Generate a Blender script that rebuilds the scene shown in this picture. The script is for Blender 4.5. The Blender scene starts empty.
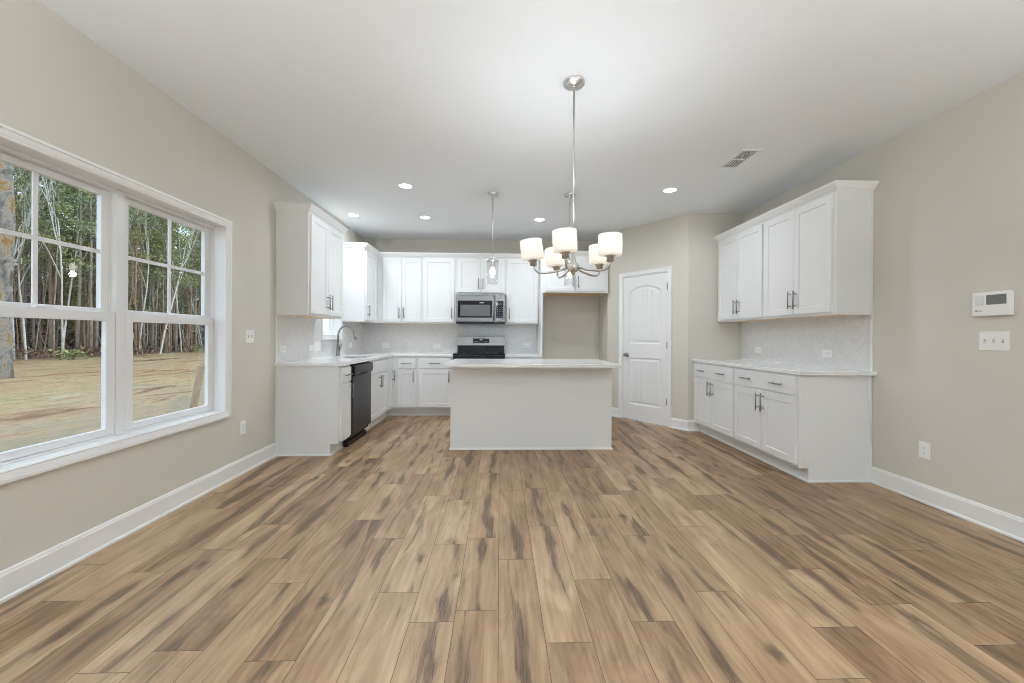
import bpy, bmesh, math, random
from mathutils import Vector, Matrix
R = math.radians
scene = bpy.context.scene
col = scene.collection
rng = random.Random(11)

# ---------------------------------------------------------------- camera
EYE = 1.1743
cd = bpy.data.cameras.new('camera'); cam = bpy.data.objects.new('camera', cd); col.objects.link(cam)
cd.sensor_width = 36; cd.lens = 401.82/1024*36; cd.clip_start = .05; cd.clip_end = 400
cam.matrix_world = Matrix.Translation((0, 0, EYE)) @ Matrix.Rotation(-.030, 4, 'Z') @ Matrix.Rotation(R(90), 4, 'X') @ Matrix.Rotation(.0057, 4, 'Z')
cd.shift_y = (336.7-341.5)/1024
scene.camera = cam
# ---------------------------------------------------------------- view and world
vs = scene.view_settings
vs.view_transform = 'Standard'; vs.look = 'None'; vs.gamma = 1; vs.use_curve_mapping = False
vs.exposure = 0.23
wd = bpy.data.worlds.new('overcast_sky'); scene.world = wd; wd.use_nodes = True
wn = wd.node_tree.nodes['Background']
wn.inputs[0].default_value = (.70, .85, 1.0, 1); wn.inputs[1].default_value = 2.0
scene.cycles.max_bounces = 10; scene.cycles.diffuse_bounces = 6; scene.cycles.transparent_max_bounces = 24
scene.cycles.use_denoising = True; scene.cycles.denoising_prefilter = 'NONE'; scene.cycles.filter_width = 1.0
scene.cycles.sample_clamp_indirect = 6
scene.cycles.caustics_reflective = False; scene.cycles.caustics_refractive = False

# lamp powers (W)
P_DOWN = 9; P_BULB = 3.9; P_PEND = 2; P_FILL_UP = 92
WARM = (.86, .93, 1.0)

# ---------------------------------------------------------------- room numbers
XL, XR, YB, YC, H, YR = -2.1851, 3.0565, 6.529, 4.996, 2.743, -4.2
XN = 1.622                       # right wall of the fridge alcove
A = Vector((2.372, 4.996)); B = Vector((1.622, 6.02)); DD = (B-A).normalized(); DL = (B-A).length

# ---------------------------------------------------------------- materials
def mat(name, base=(.8, .8, .8), rough=.5, metal=0, spec=.5, emit=None, es=0, coat=0):
    m = bpy.data.materials.new(name); m.use_nodes = True
    b = m.node_tree.nodes['Principled BSDF']
    b.inputs['Base Color'].default_value = (*base, 1); b.inputs['Roughness'].default_value = rough
    b.inputs['Metallic'].default_value = metal; b.inputs['Specular IOR Level'].default_value = spec
    b.inputs['Coat Weight'].default_value = coat
    if emit: b.inputs['Emission Color'].default_value = (*emit, 1); b.inputs['Emission Strength'].default_value = es
    return m
def nd(m, t, **k):
    n = m.node_tree.nodes.new(t)
    for a, v in k.items(): setattr(n, a, v)
    return n
def lk(m, a, b): m.node_tree.links.new(a, b)
def bsdf(m): return m.node_tree.nodes['Principled BSDF']
def tex_noise(m, vec, scale, detail=3, rough=.5, dist=0):
    n = nd(m, 'ShaderNodeTexNoise'); n.inputs['Scale'].default_value = scale; n.inputs['Detail'].default_value = detail
    n.inputs['Roughness'].default_value = rough; n.inputs['Distortion'].default_value = dist
    if vec is not None: lk(m, vec, n.inputs['Vector'])
    return n.outputs['Fac']
def ramp(m, fac, stops):
    r = nd(m, 'ShaderNodeValToRGB'); e = r.color_ramp.elements
    while len(e) < len(stops): e.new(.5)
    for i, (p, c) in enumerate(stops):
        e[i].position = p; e[i].color = (*c, 1) if len(c) == 3 else c
    lk(m, fac, r.inputs[0]); return r.outputs[0]
def math_n(m, op, a, b=None, c=None, clamp=False):
    n = nd(m, 'ShaderNodeMath', operation=op); n.use_clamp = clamp
    for i, v in enumerate((a, b, c)):
        if v is None: continue
        if isinstance(v, (int, float)): n.inputs[i].default_value = v
        else: lk(m, v, n.inputs[i])
    return n.outputs[0]
def mixc(m, fac, a, b, blend='MIX'):
    n = nd(m, 'ShaderNodeMix', data_type='RGBA', blend_type=blend)
    for s, v in ((0, fac), (6, a), (7, b)):
        if isinstance(v, (int, float)): n.inputs[s].default_value = v
        elif isinstance(v, tuple): n.inputs[s].default_value = (*v, 1)
        else: lk(m, v, n.inputs[s])
    return n.outputs[2]
def bump(m, height, strength=.2, dist=.002):
    b = nd(m, 'ShaderNodeBump'); b.inputs['Strength'].default_value = strength; b.inputs['Distance'].default_value = dist
    lk(m, height, b.inputs['Height']); lk(m, b.outputs[0], bsdf(m).inputs['Normal'])
def objco(m): return nd(m, 'ShaderNodeTexCoord').outputs['Object']
def mapping(m, vec, scale=(1, 1, 1), rot=(0, 0, 0), loc=(0, 0, 0)):
    n = nd(m, 'ShaderNodeMapping'); n.inputs['Scale'].default_value = scale; n.inputs['Rotation'].default_value = rot
    n.inputs['Location'].default_value = loc; lk(m, vec, n.inputs['Vector']); return n.outputs[0]

def painted(name, c, rough, amp=.02, scale=260):
    m = mat(name, c, rough); v = objco(m)
    n = tex_noise(m, v, 1.3, 2)
    lk(m, mixc(m, n, tuple(x*(1-amp) for x in c), tuple(min(1, x*(1+amp)) for x in c)), bsdf(m).inputs['Base Color'])
    bump(m, tex_noise(m, v, scale, 2), .06, .001)
    return m
M = {}
M['wall'] = painted('greige_wall_paint', (.64, .612, .55), .75)
M['ceiling'] = painted('white_ceiling_paint', (.845, .874, .895), .9)
M['trim'] = painted('white_trim_paint', (.84, .84, .835), .35)
M['cab'] = painted('white_cabinet_paint', (.78, .785, .785), .38, .01)
M['door'] = painted('white_door_paint', (.82, .82, .815), .4, .01)
M['vinyl'] = painted('white_window_vinyl', (.80, .80, .81), .35, .01)
M['plate'] = mat('white_plastic_plate', (.86, .86, .85), .35)
M['slot'] = mat('grey_plastic_slot', (.22, .22, .22), .5)
M['slot2'] = mat('grey_switch_slot', (.42, .42, .41), .5)
M['dark'] = mat('black_gap', (.02, .02, .02), .8)
M['lcd'] = mat('grey_lcd_glass', (.13, .14, .135), .15)
M['chrome'] = mat('polished_nickel', (.62, .60, .57), .22, 1)
M['nickel'] = mat('brushed_nickel', (.27, .265, .255), .30, 1)
M['lampmetal'] = mat('satin_nickel_lamp_metal', (.66, .65, .63), .33, 1)
M['black'] = mat('black_appliance_enamel', (.010, .010, .011), .25, spec=.3)
M['blackglass'] = mat('black_glass', (.008, .008, .009), .08, spec=.3)
M['dwface'] = mat('dark_grey_dishwasher_steel', (.045, .046, .05), .38, .3)
M['mwglass'] = mat('grey_mesh_window', (.11, .11, .115), .2)
M['mark'] = mat('pale_print', (.55, .55, .55), .5)
def steel():
    m = mat('brushed_stainless_steel', (.46, .46, .46), .3, 1); v = mapping(m, objco(m), (3, 300, 300))
    n = tex_noise(m, v, 1, 2)
    lk(m, ramp(m, n, [(.3, (.19, .19, .195)), (.7, (.29, .29, .29))]), bsdf(m).inputs['Base Color']); bump(m, n, .05, .0005)
    return m
M['steel'] = steel()
def quartz():
    m = mat('white_quartz', (.85, .85, .84), .12); v = objco(m)
    n = tex_noise(m, v, 4, 6, .6, 1.5)
    lk(m, ramp(m, n, [(.35, (.80, .80, .79)), (.55, (.86, .86, .85))]), bsdf(m).inputs['Base Color']); return m
M['quartz'] = quartz()
def rawwood():
    m = mat('unfinished_maple_plywood', (.74, .55, .36), .6); v = mapping(m, objco(m), (3, 40, 40))
    lk(m, ramp(m, tex_noise(m, v, 1, 3), [(.3, (.68, .48, .29)), (.7, (.82, .63, .43))]), bsdf(m).inputs['Base Color']); return m
M['rawwood'] = rawwood()
def tile(name, rot):
    # small glossy pale grey tiles laid herringbone fashion: two brick fields crossed in diagonal cells
    m = mat(name, (.72, .72, .72), .12); v = objco(m)
    sv = nd(m, 'ShaderNodeSeparateXYZ'); lk(m, v, sv.inputs[0]); cv = nd(m, 'ShaderNodeCombineXYZ')
    lk(m, sv.outputs[rot], cv.inputs[0]); lk(m, sv.outputs[2], cv.inputs[1]); v0 = cv.outputs[0]
    def brick(ang):
        b = nd(m, 'ShaderNodeTexBrick'); b.offset = .5
        b.inputs['Color1'].default_value = (.73, .73, .725, 1); b.inputs['Color2'].default_value = (.67, .67, .67, 1)
        b.inputs['Mortar'].default_value = (.76, .76, .755, 1)
        b.inputs['Scale'].default_value = 1; b.inputs['Mortar Size'].default_value = .0016
        b.inputs['Brick Width'].default_value = .10; b.inputs['Row Height'].default_value = .033
        lk(m, mapping(m, v0, (1, 1, 1), (0, 0, R(ang))), b.inputs['Vector']); return b
    b1, b2 = brick(45), brick(-45)
    s = nd(m, 'ShaderNodeSeparateXYZ'); lk(m, v0, s.inputs[0])
    f = math_n(m, 'FLOOR', math_n(m, 'DIVIDE', s.outputs[0], .0707)); par = math_n(m, 'MODULO', math_n(m, 'ABSOLUTE', f), 2)
    c = mixc(m, par, b1.outputs[0], b2.outputs[0]); h = mixc(m, par, b1.outputs[1], b2.outputs[1])
    lk(m, c, bsdf(m).inputs['Base Color']); bump(m, math_n(m, 'MULTIPLY', h, -1), .5, .0012)
    return m
M['tile_x'] = tile('pale_grey_tile_on_back_wall', 0)
M['tile_y'] = tile('pale_grey_tile_on_side_wall', 1)
def glassmat(name, refl=.7, tint=(.97, .98, .98)):
    m = bpy.data.materials.new(name); m.use_nodes = True; nt = m.node_tree; nt.nodes.clear()
    o = nd(m, 'ShaderNodeOutputMaterial'); t = nd(m, 'ShaderNodeBsdfTransparent'); g = nd(m, 'ShaderNodeBsdfGlossy')
    t.inputs[0].default_value = (*tint, 1); g.inputs[0].default_value = (1, 1, 1, 1); g.inputs['Roughness'].default_value = .01
    lw = nd(m, 'ShaderNodeLayerWeight'); lw.inputs[0].default_value = .5      # Facing works alike on both sides of the pane
    fr = math_n(m, 'ADD', .04, math_n(m, 'MULTIPLY', math_n(m, 'POWER', lw.outputs['Facing'], 5), .9))
    mx = nd(m, 'ShaderNodeMixShader'); lk(m, math_n(m, 'MULTIPLY', fr, refl), mx.inputs[0])
    lk(m, t.outputs[0], mx.inputs[1]); lk(m, g.outputs[0], mx.inputs[2]); lk(m, mx.outputs[0], o.inputs[0]); return m
M['glass'] = glassmat('window_glass', .5)
M['lampglass'] = glassmat('clear_lamp_glass', .35, (.95, .95, .95))
M['bulb'] = mat('glowing_bulb', (.9, .88, .82), .4, emit=(1, .95, .86), es=9)
M['lens'] = mat('glowing_downlight_lens', (.9, .9, .9), .5, emit=(1, .97, .92), es=7)
def shade(mixf, es):
    m = bpy.data.materials.new('opal_white_lamp_glass'); m.use_nodes = True; nt = m.node_tree; nt.nodes.clear()
    o = nd(m, 'ShaderNodeOutputMaterial'); a = nd(m, 'ShaderNodeBsdfDiffuse'); t = nd(m, 'ShaderNodeBsdfTranslucent')
    a.inputs[0].default_value = (.85, .84, .81, 1); t.inputs[0].default_value = (.9, .88, .83, 1)
    mx = nd(m, 'ShaderNodeMixShader'); mx.inputs[0].default_value = mixf
    lk(m, a.outputs[0], mx.inputs[1]); lk(m, t.outputs[0], mx.inputs[2])
    e = nd(m, 'ShaderNodeEmission'); e.inputs[0].default_value = (1, .95, .87, 1); e.inputs[1].default_value = es
    ad = nd(m, 'ShaderNodeAddShader'); lk(m, mx.outputs[0], ad.inputs[0]); lk(m, e.outputs[0], ad.inputs[1])
    lk(m, ad.outputs[0], o.inputs[0]); return m
M['shade'] = shade(.06, .30)

def floormat():
    m = mat('rustic_oak_vinyl_plank', (.4, .28, .18), .42, spec=.45)
    at = nd(m, 'ShaderNodeAttribute'); at.attribute_name = 'plank'
    sp = nd(m, 'ShaderNodeSeparateColor'); lk(m, at.outputs['Color'], sp.inputs[0])
    r1, r2, r3 = sp.outputs
    co = objco(m)
    off = nd(m, 'ShaderNodeCombineXYZ'); lk(m, math_n(m, 'MULTIPLY', r2, 41), off.inputs[0]); lk(m, math_n(m, 'MULTIPLY', r3, 67), off.inputs[1])
    lk(m, math_n(m, 'MULTIPLY', r1, 13), off.inputs[2])
    va = nd(m, 'ShaderNodeVectorMath', operation='ADD'); lk(m, co, va.inputs[0]); lk(m, off.outputs[0], va.inputs[1]); v = va.outputs[0]
    broad = tex_noise(m, mapping(m, v, (8, 1.9, 1)), 1, 5, .62, 1.2)
    fine = tex_noise(m, mapping(m, v, (170, 4.5, 1)), 1, 3, .65, .3)
    mid = tex_noise(m, mapping(m, v, (46, 1.5, 1)), 1, 4, .6, .7)
    # tone = plank tone + broad cloudiness + grain
    sub = lambda a, g: math_n(m, 'MULTIPLY', math_n(m, 'SUBTRACT', a, .5), g)
    wv = nd(m, 'ShaderNodeTexWave', wave_type='BANDS', bands_direction='X'); wv.inputs['Scale'].default_value = 9; wv.inputs['Distortion'].default_value = 9
    wv.inputs['Detail'].default_value = 2; wv.inputs['Detail Scale'].default_value = 1.2; lk(m, mapping(m, v, (1, .16, 1)), wv.inputs['Vector'])
    t = math_n(m, 'ADD', .50, sub(r1, .34))
    for a, g in ((broad, .95), (fine, .26), (mid, .20), (wv.outputs['Fac'], .07)): t = math_n(m, 'ADD', t, sub(a, g))
    c = ramp(m, t, [(.15, (.135, .072, .034)), (.36, (.250, .152, .080)), (.58, (.365, .240, .134)), (.88, (.52, .375, .232))])
    # dark mineral streaks: one wandering vein along most planks, fading in and out
    uv = nd(m, 'ShaderNodeUVMap'); uv.uv_map = 'along'; su = nd(m, 'ShaderNodeSeparateXYZ'); lk(m, uv.outputs[0], su.inputs[0])
    def vein(seed, cen, wmax, thr, cover):
        yy = nd(m, 'ShaderNodeCombineXYZ'); lk(m, math_n(m, 'MULTIPLY', su.outputs[1], 1), yy.inputs[1])
        lk(m, math_n(m, 'MULTIPLY_ADD', r2, 53, seed), yy.inputs[0]); lk(m, math_n(m, 'MULTIPLY', r3, 37), yy.inputs[2])
        wander = tex_noise(m, mapping(m, yy.outputs[0], (1, 1.3, 1)), 1, 3, .5)
        swell = tex_noise(m, mapping(m, yy.outputs[0], (1, 1.9, 1), loc=(7.3, 2.2, 4.1)), 1, 2, .5)
        rag = tex_noise(m, mapping(m, v, (75, 4.2, 1)), 1, 5, .72, .5)
        c0 = math_n(m, 'ADD', cen, math_n(m, 'MULTIPLY', math_n(m, 'SUBTRACT', wander, .5), .85))
        d = math_n(m, 'ABSOLUTE', math_n(m, 'SUBTRACT', su.outputs[0], c0))
        w_ = math_n(m, 'MULTIPLY', math_n(m, 'SUBTRACT', swell, thr), wmax)
        w_ = math_n(m, 'ADD', w_, math_n(m, 'MULTIPLY', math_n(m, 'SUBTRACT', rag, .5), .42))
        e = math_n(m, 'MULTIPLY', math_n(m, 'SUBTRACT', w_, d), 12, clamp=True)
        on = math_n(m, 'GREATER_THAN', math_n(m, 'FRACT', math_n(m, 'MULTIPLY', r3, 7.77+seed)), 1-cover)
        h_ = math_n(m, 'MULTIPLY', math_n(m, 'SUBTRACT', math_n(m, 'ADD', w_, .13), d), 5, clamp=True)
        return math_n(m, 'MULTIPLY', e, on), math_n(m, 'MULTIPLY', h_, on)
    s1, halo = vein(3.1, math_n(m, 'MULTIPLY_ADD', r1, .5, .25), .95, .41, .88)
    s2, _ = vein(9.7, math_n(m, 'MULTIPLY_ADD', r2, .7, .15), .75, .43, .65)
    s = math_n(m, 'MAXIMUM', s1, math_n(m, 'MULTIPLY', s2, .8))
    hair = tex_noise(m, mapping(m, v, (230, 7, 1)), 1, 3, .7, .3)
    s = math_n(m, 'MULTIPLY', s, math_n(m, 'MULTIPLY_ADD', mid, 2.4, -.22, clamp=True), clamp=True)
    s = math_n(m, 'MULTIPLY', s, math_n(m, 'MULTIPLY_ADD', hair, 3.2, -.75, clamp=True), clamp=True)
    c = mixc(m, math_n(m, 'MULTIPLY', halo, .45), c, (.20, .125, .072))
    c = mixc(m, math_n(m, 'MULTIPLY', s, .92), c, (.075, .047, .028))
    # knots
    vo = nd(m, 'ShaderNodeTexVoronoi'); vo.inputs['Scale'].default_value = 1; vo.inputs['Randomness'].default_value = 1
    nz = nd(m, 'ShaderNodeTexNoise'); nz.inputs['Scale'].default_value = 18; lk(m, v, nz.inputs['Vector'])
    vd = nd(m, 'ShaderNodeVectorMath', operation='MULTIPLY_ADD'); lk(m, nz.outputs['Color'], vd.inputs[0]); vd.inputs[1].default_value = (.05, .09, 0); lk(m, v, vd.inputs[2])
    lk(m, mapping(m, vd.outputs[0], (5, 2.1, 1)), vo.inputs['Vector'])
    k = ramp(m, vo.outputs['Distance'], [(.04, (1, 1, 1)), (.15, (0, 0, 0))])
    c = mixc(m, math_n(m, 'MULTIPLY', k, .8), c, (.065, .042, .026))
    lk(m, c, bsdf(m).inputs['Base Color'])
    lk(m, math_n(m, 'ADD', .36, math_n(m, 'MULTIPLY', fine, .14)), bsdf(m).inputs['Roughness'])
    bump(m, math_n(m, 'ADD', fine, math_n(m, 'MULTIPLY', s, -.6)), .10, .0012)
    return m
M['plank'] = floormat()
M['gap'] = mat('dark_plank_joint', (.075, .05, .03), .7)

# ---------------------------------------------------------------- mesh helpers
class MB:
    def __init__(s): s.bm = bmesh.new(); s.mi = 0
    def _f(s, vs, smooth=False):
        try: f = s.bm.faces.new(vs); f.smooth = smooth; f.material_index = s.mi; return f
        except ValueError: return None
    def box(s, x0, x1, y0, y1, z0, z1, bev=0):
        if bev:
            e = bmesh.new(); bmesh.ops.create_cube(e, size=1)
            bmesh.ops.transform(e, matrix=Matrix.Translation(((x0+x1)/2, (y0+y1)/2, (z0+z1)/2)) @ Matrix.Diagonal((x1-x0, y1-y0, z1-z0, 1)), verts=e.verts)
            bmesh.ops.bevel(e, geom=e.edges[:], offset=bev, segments=2, affect='EDGES', profile=.5)
            s.join(e); return s
        v = [s.bm.verts.new(p) for p in ((x0,y0,z0),(x1,y0,z0),(x1,y1,z0),(x0,y1,z0),(x0,y0,z1),(x1,y0,z1),(x1,y1,z1),(x0,y1,z1))]
        for q in ((3,2,1,0),(4,5,6,7),(0,1,5,4),(1,2,6,5),(2,3,7,6),(3,0,4,7)): s._f([v[i] for i in q])
        return s
    def join(s, e, smooth=False):
        mp = {v: s.bm.verts.new(v.co) for v in e.verts}
        for f in e.faces: s._f([mp[v] for v in f.verts], smooth or f.smooth)
        e.free()
    def tube(s, pts, r, n=8, caps=True, smooth=True):
        pts = [Vector(p) for p in pts]; rings = []; prev = None
        rr = r if isinstance(r, (list, tuple)) else [r]*len(pts)
        for i, p in enumerate(pts):
            t = (pts[min(i+1, len(pts)-1)]-pts[max(i-1, 0)]).normalized()
            if prev is None: a = t.orthogonal().normalized()
            else:
                a = (prev-t*prev.dot(t)); a = a.normalized() if a.length > 1e-6 else t.orthogonal().normalized()
            prev = a; b = t.cross(a)
            rings.append([s.bm.verts.new(p+(a*math.cos(2*math.pi*k/n)+b*math.sin(2*math.pi*k/n))*rr[i]) for k in range(n)])
        for i in range(len(rings)-1):
            for k in range(n): s._f((rings[i][k], rings[i][(k+1) % n], rings[i+1][(k+1) % n], rings[i+1][k]), smooth)
        if caps: s._f(rings[0][::-1]); s._f(rings[-1])
        return s
    def lathe(s, prof, c=(0, 0, 0), n=32, smooth=True, cap0=False, cap1=False, axis='Z'):
        rings = []
        def P(r, h, a):
            x, y = r*math.cos(a), r*math.sin(a)
            q = {'Z': (x, y, h), 'Y': (x, h, y), 'X': (h, x, y)}[axis]
            return (c[0]+q[0], c[1]+q[1], c[2]+q[2])
        for r, h in prof: rings.append([s.bm.verts.new(P(r, h, 2*math.pi*k/n)) for k in range(n)])
        for i in range(len(rings)-1):
            for k in range(n): s._f((rings[i][k], rings[i][(k+1) % n], rings[i+1][(k+1) % n], rings[i+1][k]), smooth)
        if cap0: s._f(rings[0][::-1])
        if cap1: s._f(rings[-1])
        return s
    def rings(s, w, h, prof, plane=lambda x, z, d: (x, d, z), cap=True, back=True):
        """rectangle 0..w x 0..h; prof = [(inset, depth)] from the back edge to the middle of the front"""
        L = []
        for ins, d in prof:
            L.append([s.bm.verts.new(plane(x, z, d)) for x, z in ((ins, ins), (w-ins, ins), (w-ins, h-ins), (ins, h-ins))])
        for a, b in zip(L, L[1:]):
            for k in range(4): s._f((a[k], a[(k+1) % 4], b[(k+1) % 4], b[k]))
        if cap: s._f(L[-1])
        if back: s._f(L[0][::-1])
        return s
    def sweep(s, path, prof, closed=False, caps=True, mp=lambda x, y, z: (x, y, z)):
        """prof = [(out, z)], outward is to the right of the direction of travel"""
        P = [Vector(p) for p in path]; n = len(P); L = []
        for i, p in enumerate(P):
            d0 = (P[i]-P[i-1]).normalized() if (i > 0 or closed) else None
            d1 = (P[(i+1) % n]-P[i]).normalized() if (i < n-1 or closed) else None
            n0 = Vector((d0.y, -d0.x)) if d0 else None; n1 = Vector((d1.y, -d1.x)) if d1 else None
            if n0 is None: m = n1
            elif n1 is None: m = n0
            else: m = (n0+n1)/(1+n0.dot(n1))
            L.append([s.bm.verts.new(mp(p.x+m.x*o, p.y+m.y*o, z)) for o, z in prof])
        k = len(prof)
        for i in range(n if closed else n-1):
            a, b = L[i], L[(i+1) % n]
            for j in range(k): s._f((a[j], b[j], b[(j+1) % k], a[(j+1) % k]))
        if caps and not closed: s._f(L[0]); s._f(L[-1][::-1])
        return s
    def prism(s, poly, f0, f1):
        a = [s.bm.verts.new(f0(*p)) for p in poly]; b = [s.bm.verts.new(f1(*p)) for p in poly]; n = len(poly)
        for i in range(n): s._f((a[i], a[(i+1) % n], b[(i+1) % n], b[i]))
        s._f(a[::-1]); s._f(b); return s
    def build(s, name, mats, parent=None, loc=None, recalc=True, bevel=0):
        if recalc: bmesh.ops.recalc_face_normals(s.bm, faces=s.bm.faces[:])
        me = bpy.data.meshes.new(name); s.bm.to_mesh(me); s.bm.free()
        for m in (mats if isinstance(mats, (list, tuple)) else [mats]): me.materials.append(m)
        o = bpy.data.objects.new(name, me); col.objects.link(o)
        if parent: o.parent = parent
        if loc: o.location = loc
        if bevel:
            b = o.modifiers.new('edge', 'BEVEL'); b.width = bevel; b.segments = 2; b.limit_method = 'ANGLE'; b.angle_limit = R(40)
        return o
def thing(name, label, cat, loc=(0, 0, 0), rz=0, group=None):
    o = bpy.data.objects.new(name, None); col.objects.link(o); o.location = loc; o.rotation_euler = (0, 0, rz)
    o.empty_display_size = .1; o['label'] = label; o['category'] = cat
    if group: o['group'] = group
    return o
def tag(o, label, cat, group=None, kind=None):
    o['label'] = label; o['category'] = cat
    if group: o['group'] = group
    if kind: o['kind'] = kind
    return o
def struct(o): o['kind'] = 'structure'; return o
def lamp(name, parent, loc, energy, kind='POINT', size=.05, color=WARM, rot=None, spread=None):
    l = bpy.data.lights.new(name, kind); l.energy = energy; l.color = color
    if kind == 'AREA':
        l.shape = 'DISK'; l.size = size
        if spread: l.spread = spread
    else: l.shadow_soft_size = size
    o = bpy.data.objects.new(name, l); col.objects.link(o); o.location = loc
    if parent: o.parent = parent
    if rot: o.rotation_euler = rot
    return o

# ================================================================ SETTING
# ---- floor: planks with measured end joints
W = .1825
J = [(-11,1.826),(-10,2.04),(-8,1.435),(-6,1.937),(-5,1.474),(-3,1.854),(-2,1.66),(2,1.933),(1,1.537),(3,1.643),(8,2.0),(7,1.595),(6,1.352),
     (5,1.833),(13,2.241),(14,1.97),(7,2.699),(6,2.464),(10,2.707),(9,2.348),(2,3.031),(0,2.117),(4,2.357),(-8,3.646),(-7,3.271),(-4,3.438),(-3,2.975),
     (-5,2.591),(-4,2.35),(-1,2.346),(-1,3.463),(-9,2.248),(-8,2.538),(-7,2.149),(-10,3.165)]
TONE = {}
def build_floor():
    bm = bmesh.new(); lay = bm.loops.layers.float_color.new('plank'); uvl = bm.loops.layers.uv.new('along'); g = .0011
    y_end = YB+.02
    for k in range(-13, 18):
        js = sorted(y for kk, y in J if kk == k)
        ys = list(js) if js else [rng.uniform(1.0, 2.2)]
        while ys[0] > YR: ys.insert(0, ys[0]-rng.choice((1.22, 1.22, .9, .62)))
        while ys[-1] < y_end: ys.append(ys[-1]+rng.choice((1.22, 1.22, .95, .62)))
        for a, b in zip(ys, ys[1:]):
            a2, b2 = max(a, YR), min(b, y_end)
            if b2-a2 < .02: continue
            x0, x1 = max(k*W, XL-.02)+g, min((k+1)*W, XR+.02)-g
            if x1 <= x0: continue
            v = [bm.verts.new(p) for p in ((x0,a2+g,0),(x1,a2+g,0),(x1,b2-g,0),(x0,b2-g,0))]
            f = bm.faces.new(v); c = (rng.random()**.9, rng.random(), rng.random(), 1)
            for l in f.loops: l[lay] = c; l[uvl].uv = ((l.vert.co.x-k*W)/W, l.vert.co.y-a)
    v = [bm.verts.new(p) for p in ((XL-.02,YR,-.0012),(XR+.02,YR,-.0012),(XR+.02,y_end,-.0012),(XL-.02,y_end,-.0012))]
    f = bm.faces.new(v); f.material_index = 1
    u = [bm.verts.new(p) for p in ((XL-.02,YR,-.08),(XR+.02,YR,-.08),(XR+.02,y_end,-.08),(XL-.02,y_end,-.08))]
    for i in range(4): bm.faces.new((v[i], u[i], u[(i+1) % 4], v[(i+1) % 4])).material_index = 1
    bm.faces.new(u[::-1]).material_index = 1
    me = bpy.data.meshes.new('floor'); bm.to_mesh(me); bm.free()
    me.materials.append(M['plank']); me.materials.append(M['gap'])
    o = bpy.data.objects.new('floor', me); col.objects.link(o); return struct(o)
build_floor()

# ---- ceiling and walls
struct(MB().box(XL-.14, XR+.14, YR-.14, YB+.14, H, H+.12).build('ceiling', M['ceiling']))
WY0, WY1, WZ0, WZ1 = 1.678, 3.250, .574, 2.030          # twin window opening
SY0, SY1, SZ0, SZ1 = 5.015, 5.52, 1.185, 2.03           # sink window opening
w = MB(); JT = .012
def wall_x(m, y0, y1, holes):
    y = y0
    for a, b, c, d in holes:
        m.box(XL-.14, XL, y, a-JT, 0, H).box(XL-.14, XL, a-JT, b+JT, 0, c-JT).box(XL-.14, XL, a-JT, b+JT, d+JT, H); y = b+JT
    m.box(XL-.14, XL, y, y1, 0, H)
wall_x(w, YR, YB+.14, ((WY0, WY1, WZ0, WZ1), (SY0, SY1, SZ0, SZ1)))
struct(w.build('wall_left', M['wall']))
struct(MB().box(XL, XN+.1, YB, YB+.14, 0, H).build('wall_back', M['wall']))
struct(MB().box(XR, XR+.14, YR, YC+.1, 0, H).build('wall_right', M['wall']))
# pantry walls: return wall, diagonal wall with door opening, alcove side
DS0, DS1, DH = .276, .998, 2.052
nrm = Vector((-DD.y, DD.x))                            # from the room into the pantry
if nrm.dot(Vector((1, 1))) < 0: nrm = -nrm
def dpt(s, o=0): p = A+DD*s+nrm*o; return (p.x, p.y)
def dbox(m, s0, s1, z0, z1, o0=0, o1=.1):
    return m.prism([(s0, o0), (s1, o0), (s1, o1), (s0, o1)], lambda s, o: (*dpt(s, o), z0), lambda s, o: (*dpt(s, o), z1))
w = MB(); dbox(w, 0, DS0, 0, H); dbox(w, DS1, DL, 0, H); dbox(w, DS0, DS1, DH, H)
struct(w.build('wall_pantry', M['wall']))
struct(MB().box(A.x, XR+.05, YC, YC+.1, 0, H).build('wall_return', M['wall']))
struct(MB().prism([(XN, B.y), (XN+.1, B.y+.07), (XN+.1, YB), (XN, YB)], lambda x, y: (x, y, 0), lambda x, y: (x, y, H)).build('wall_alcove', M['wall']))
# rear wall behind the camera; its wide patio opening is added for daylight
RX0, RX1, RZ0, RZ1 = -1.5, 2.1, .08, 2.25
w = MB().box(XL-.14, RX0, YR-.14, YR, 0, H).box(RX1, XR+.14, YR-.14, YR, 0, H).box(RX0, RX1, YR-.14, YR, 0, RZ0).box(RX0, RX1, YR-.14, YR, RZ1, H)
struct(w.build('wall_rear', M['wall']))

# ---- baseboards
BP = [(0, 0), (.024, 0), (.024, .012), (.019, .018), (.0145, .019), (.0145, .112), (.011, .118), (.009, .128), (.004, .132), (0, .132)]
def base(name, path): return struct(MB().sweep(path, BP).build(name, M['trim']))
base('baseboard_left', [(XL, YR), (XL, 3.978)])
base('baseboard_right', [(XR, 3.207), (XR, YR)])
base('baseboard_pantry', [dpt(DL-.001), dpt(DS1+.054)])
base('baseboard_return', [dpt(DS0-.054), (A.x, A.y), (2.522, YC)])
base('baseboard_alcove', [(.675, YB), (XN, YB), (XN, B.y+.005)])
base('baseboard_rear', [(RX0, YR), (XL, YR)]); base('baseboard_rear', [(XR, YR), (RX1, YR)])

# ---- window casings (profiles stepped from the outer back band to the inner bead)
def casing(name, y0, y1, z0, z1, wd, thick=.02):
    # path runs around the opening, outward = away from the opening
    P = [(0, 0), (0, thick*.62), (wd*.10, thick*.8), (wd*.22, thick*.62), (wd*.30, thick*.75), (wd*.62, thick*.9), (wd*.70, thick*.9), (wd*.74, thick*1.2), (wd, thick*1.2), (wd, 0)]
    m = MB(); m.sweep([(y0, z0), (y0, z1), (y1, z1), (y1, z0)][::-1], P, closed=True, mp=lambda y, z, t: (XL+t, y, z))
    return struct(m.build(name, M['trim']))
casing('trim_1', WY0, WY1, WZ0, WZ1, .056)
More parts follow.
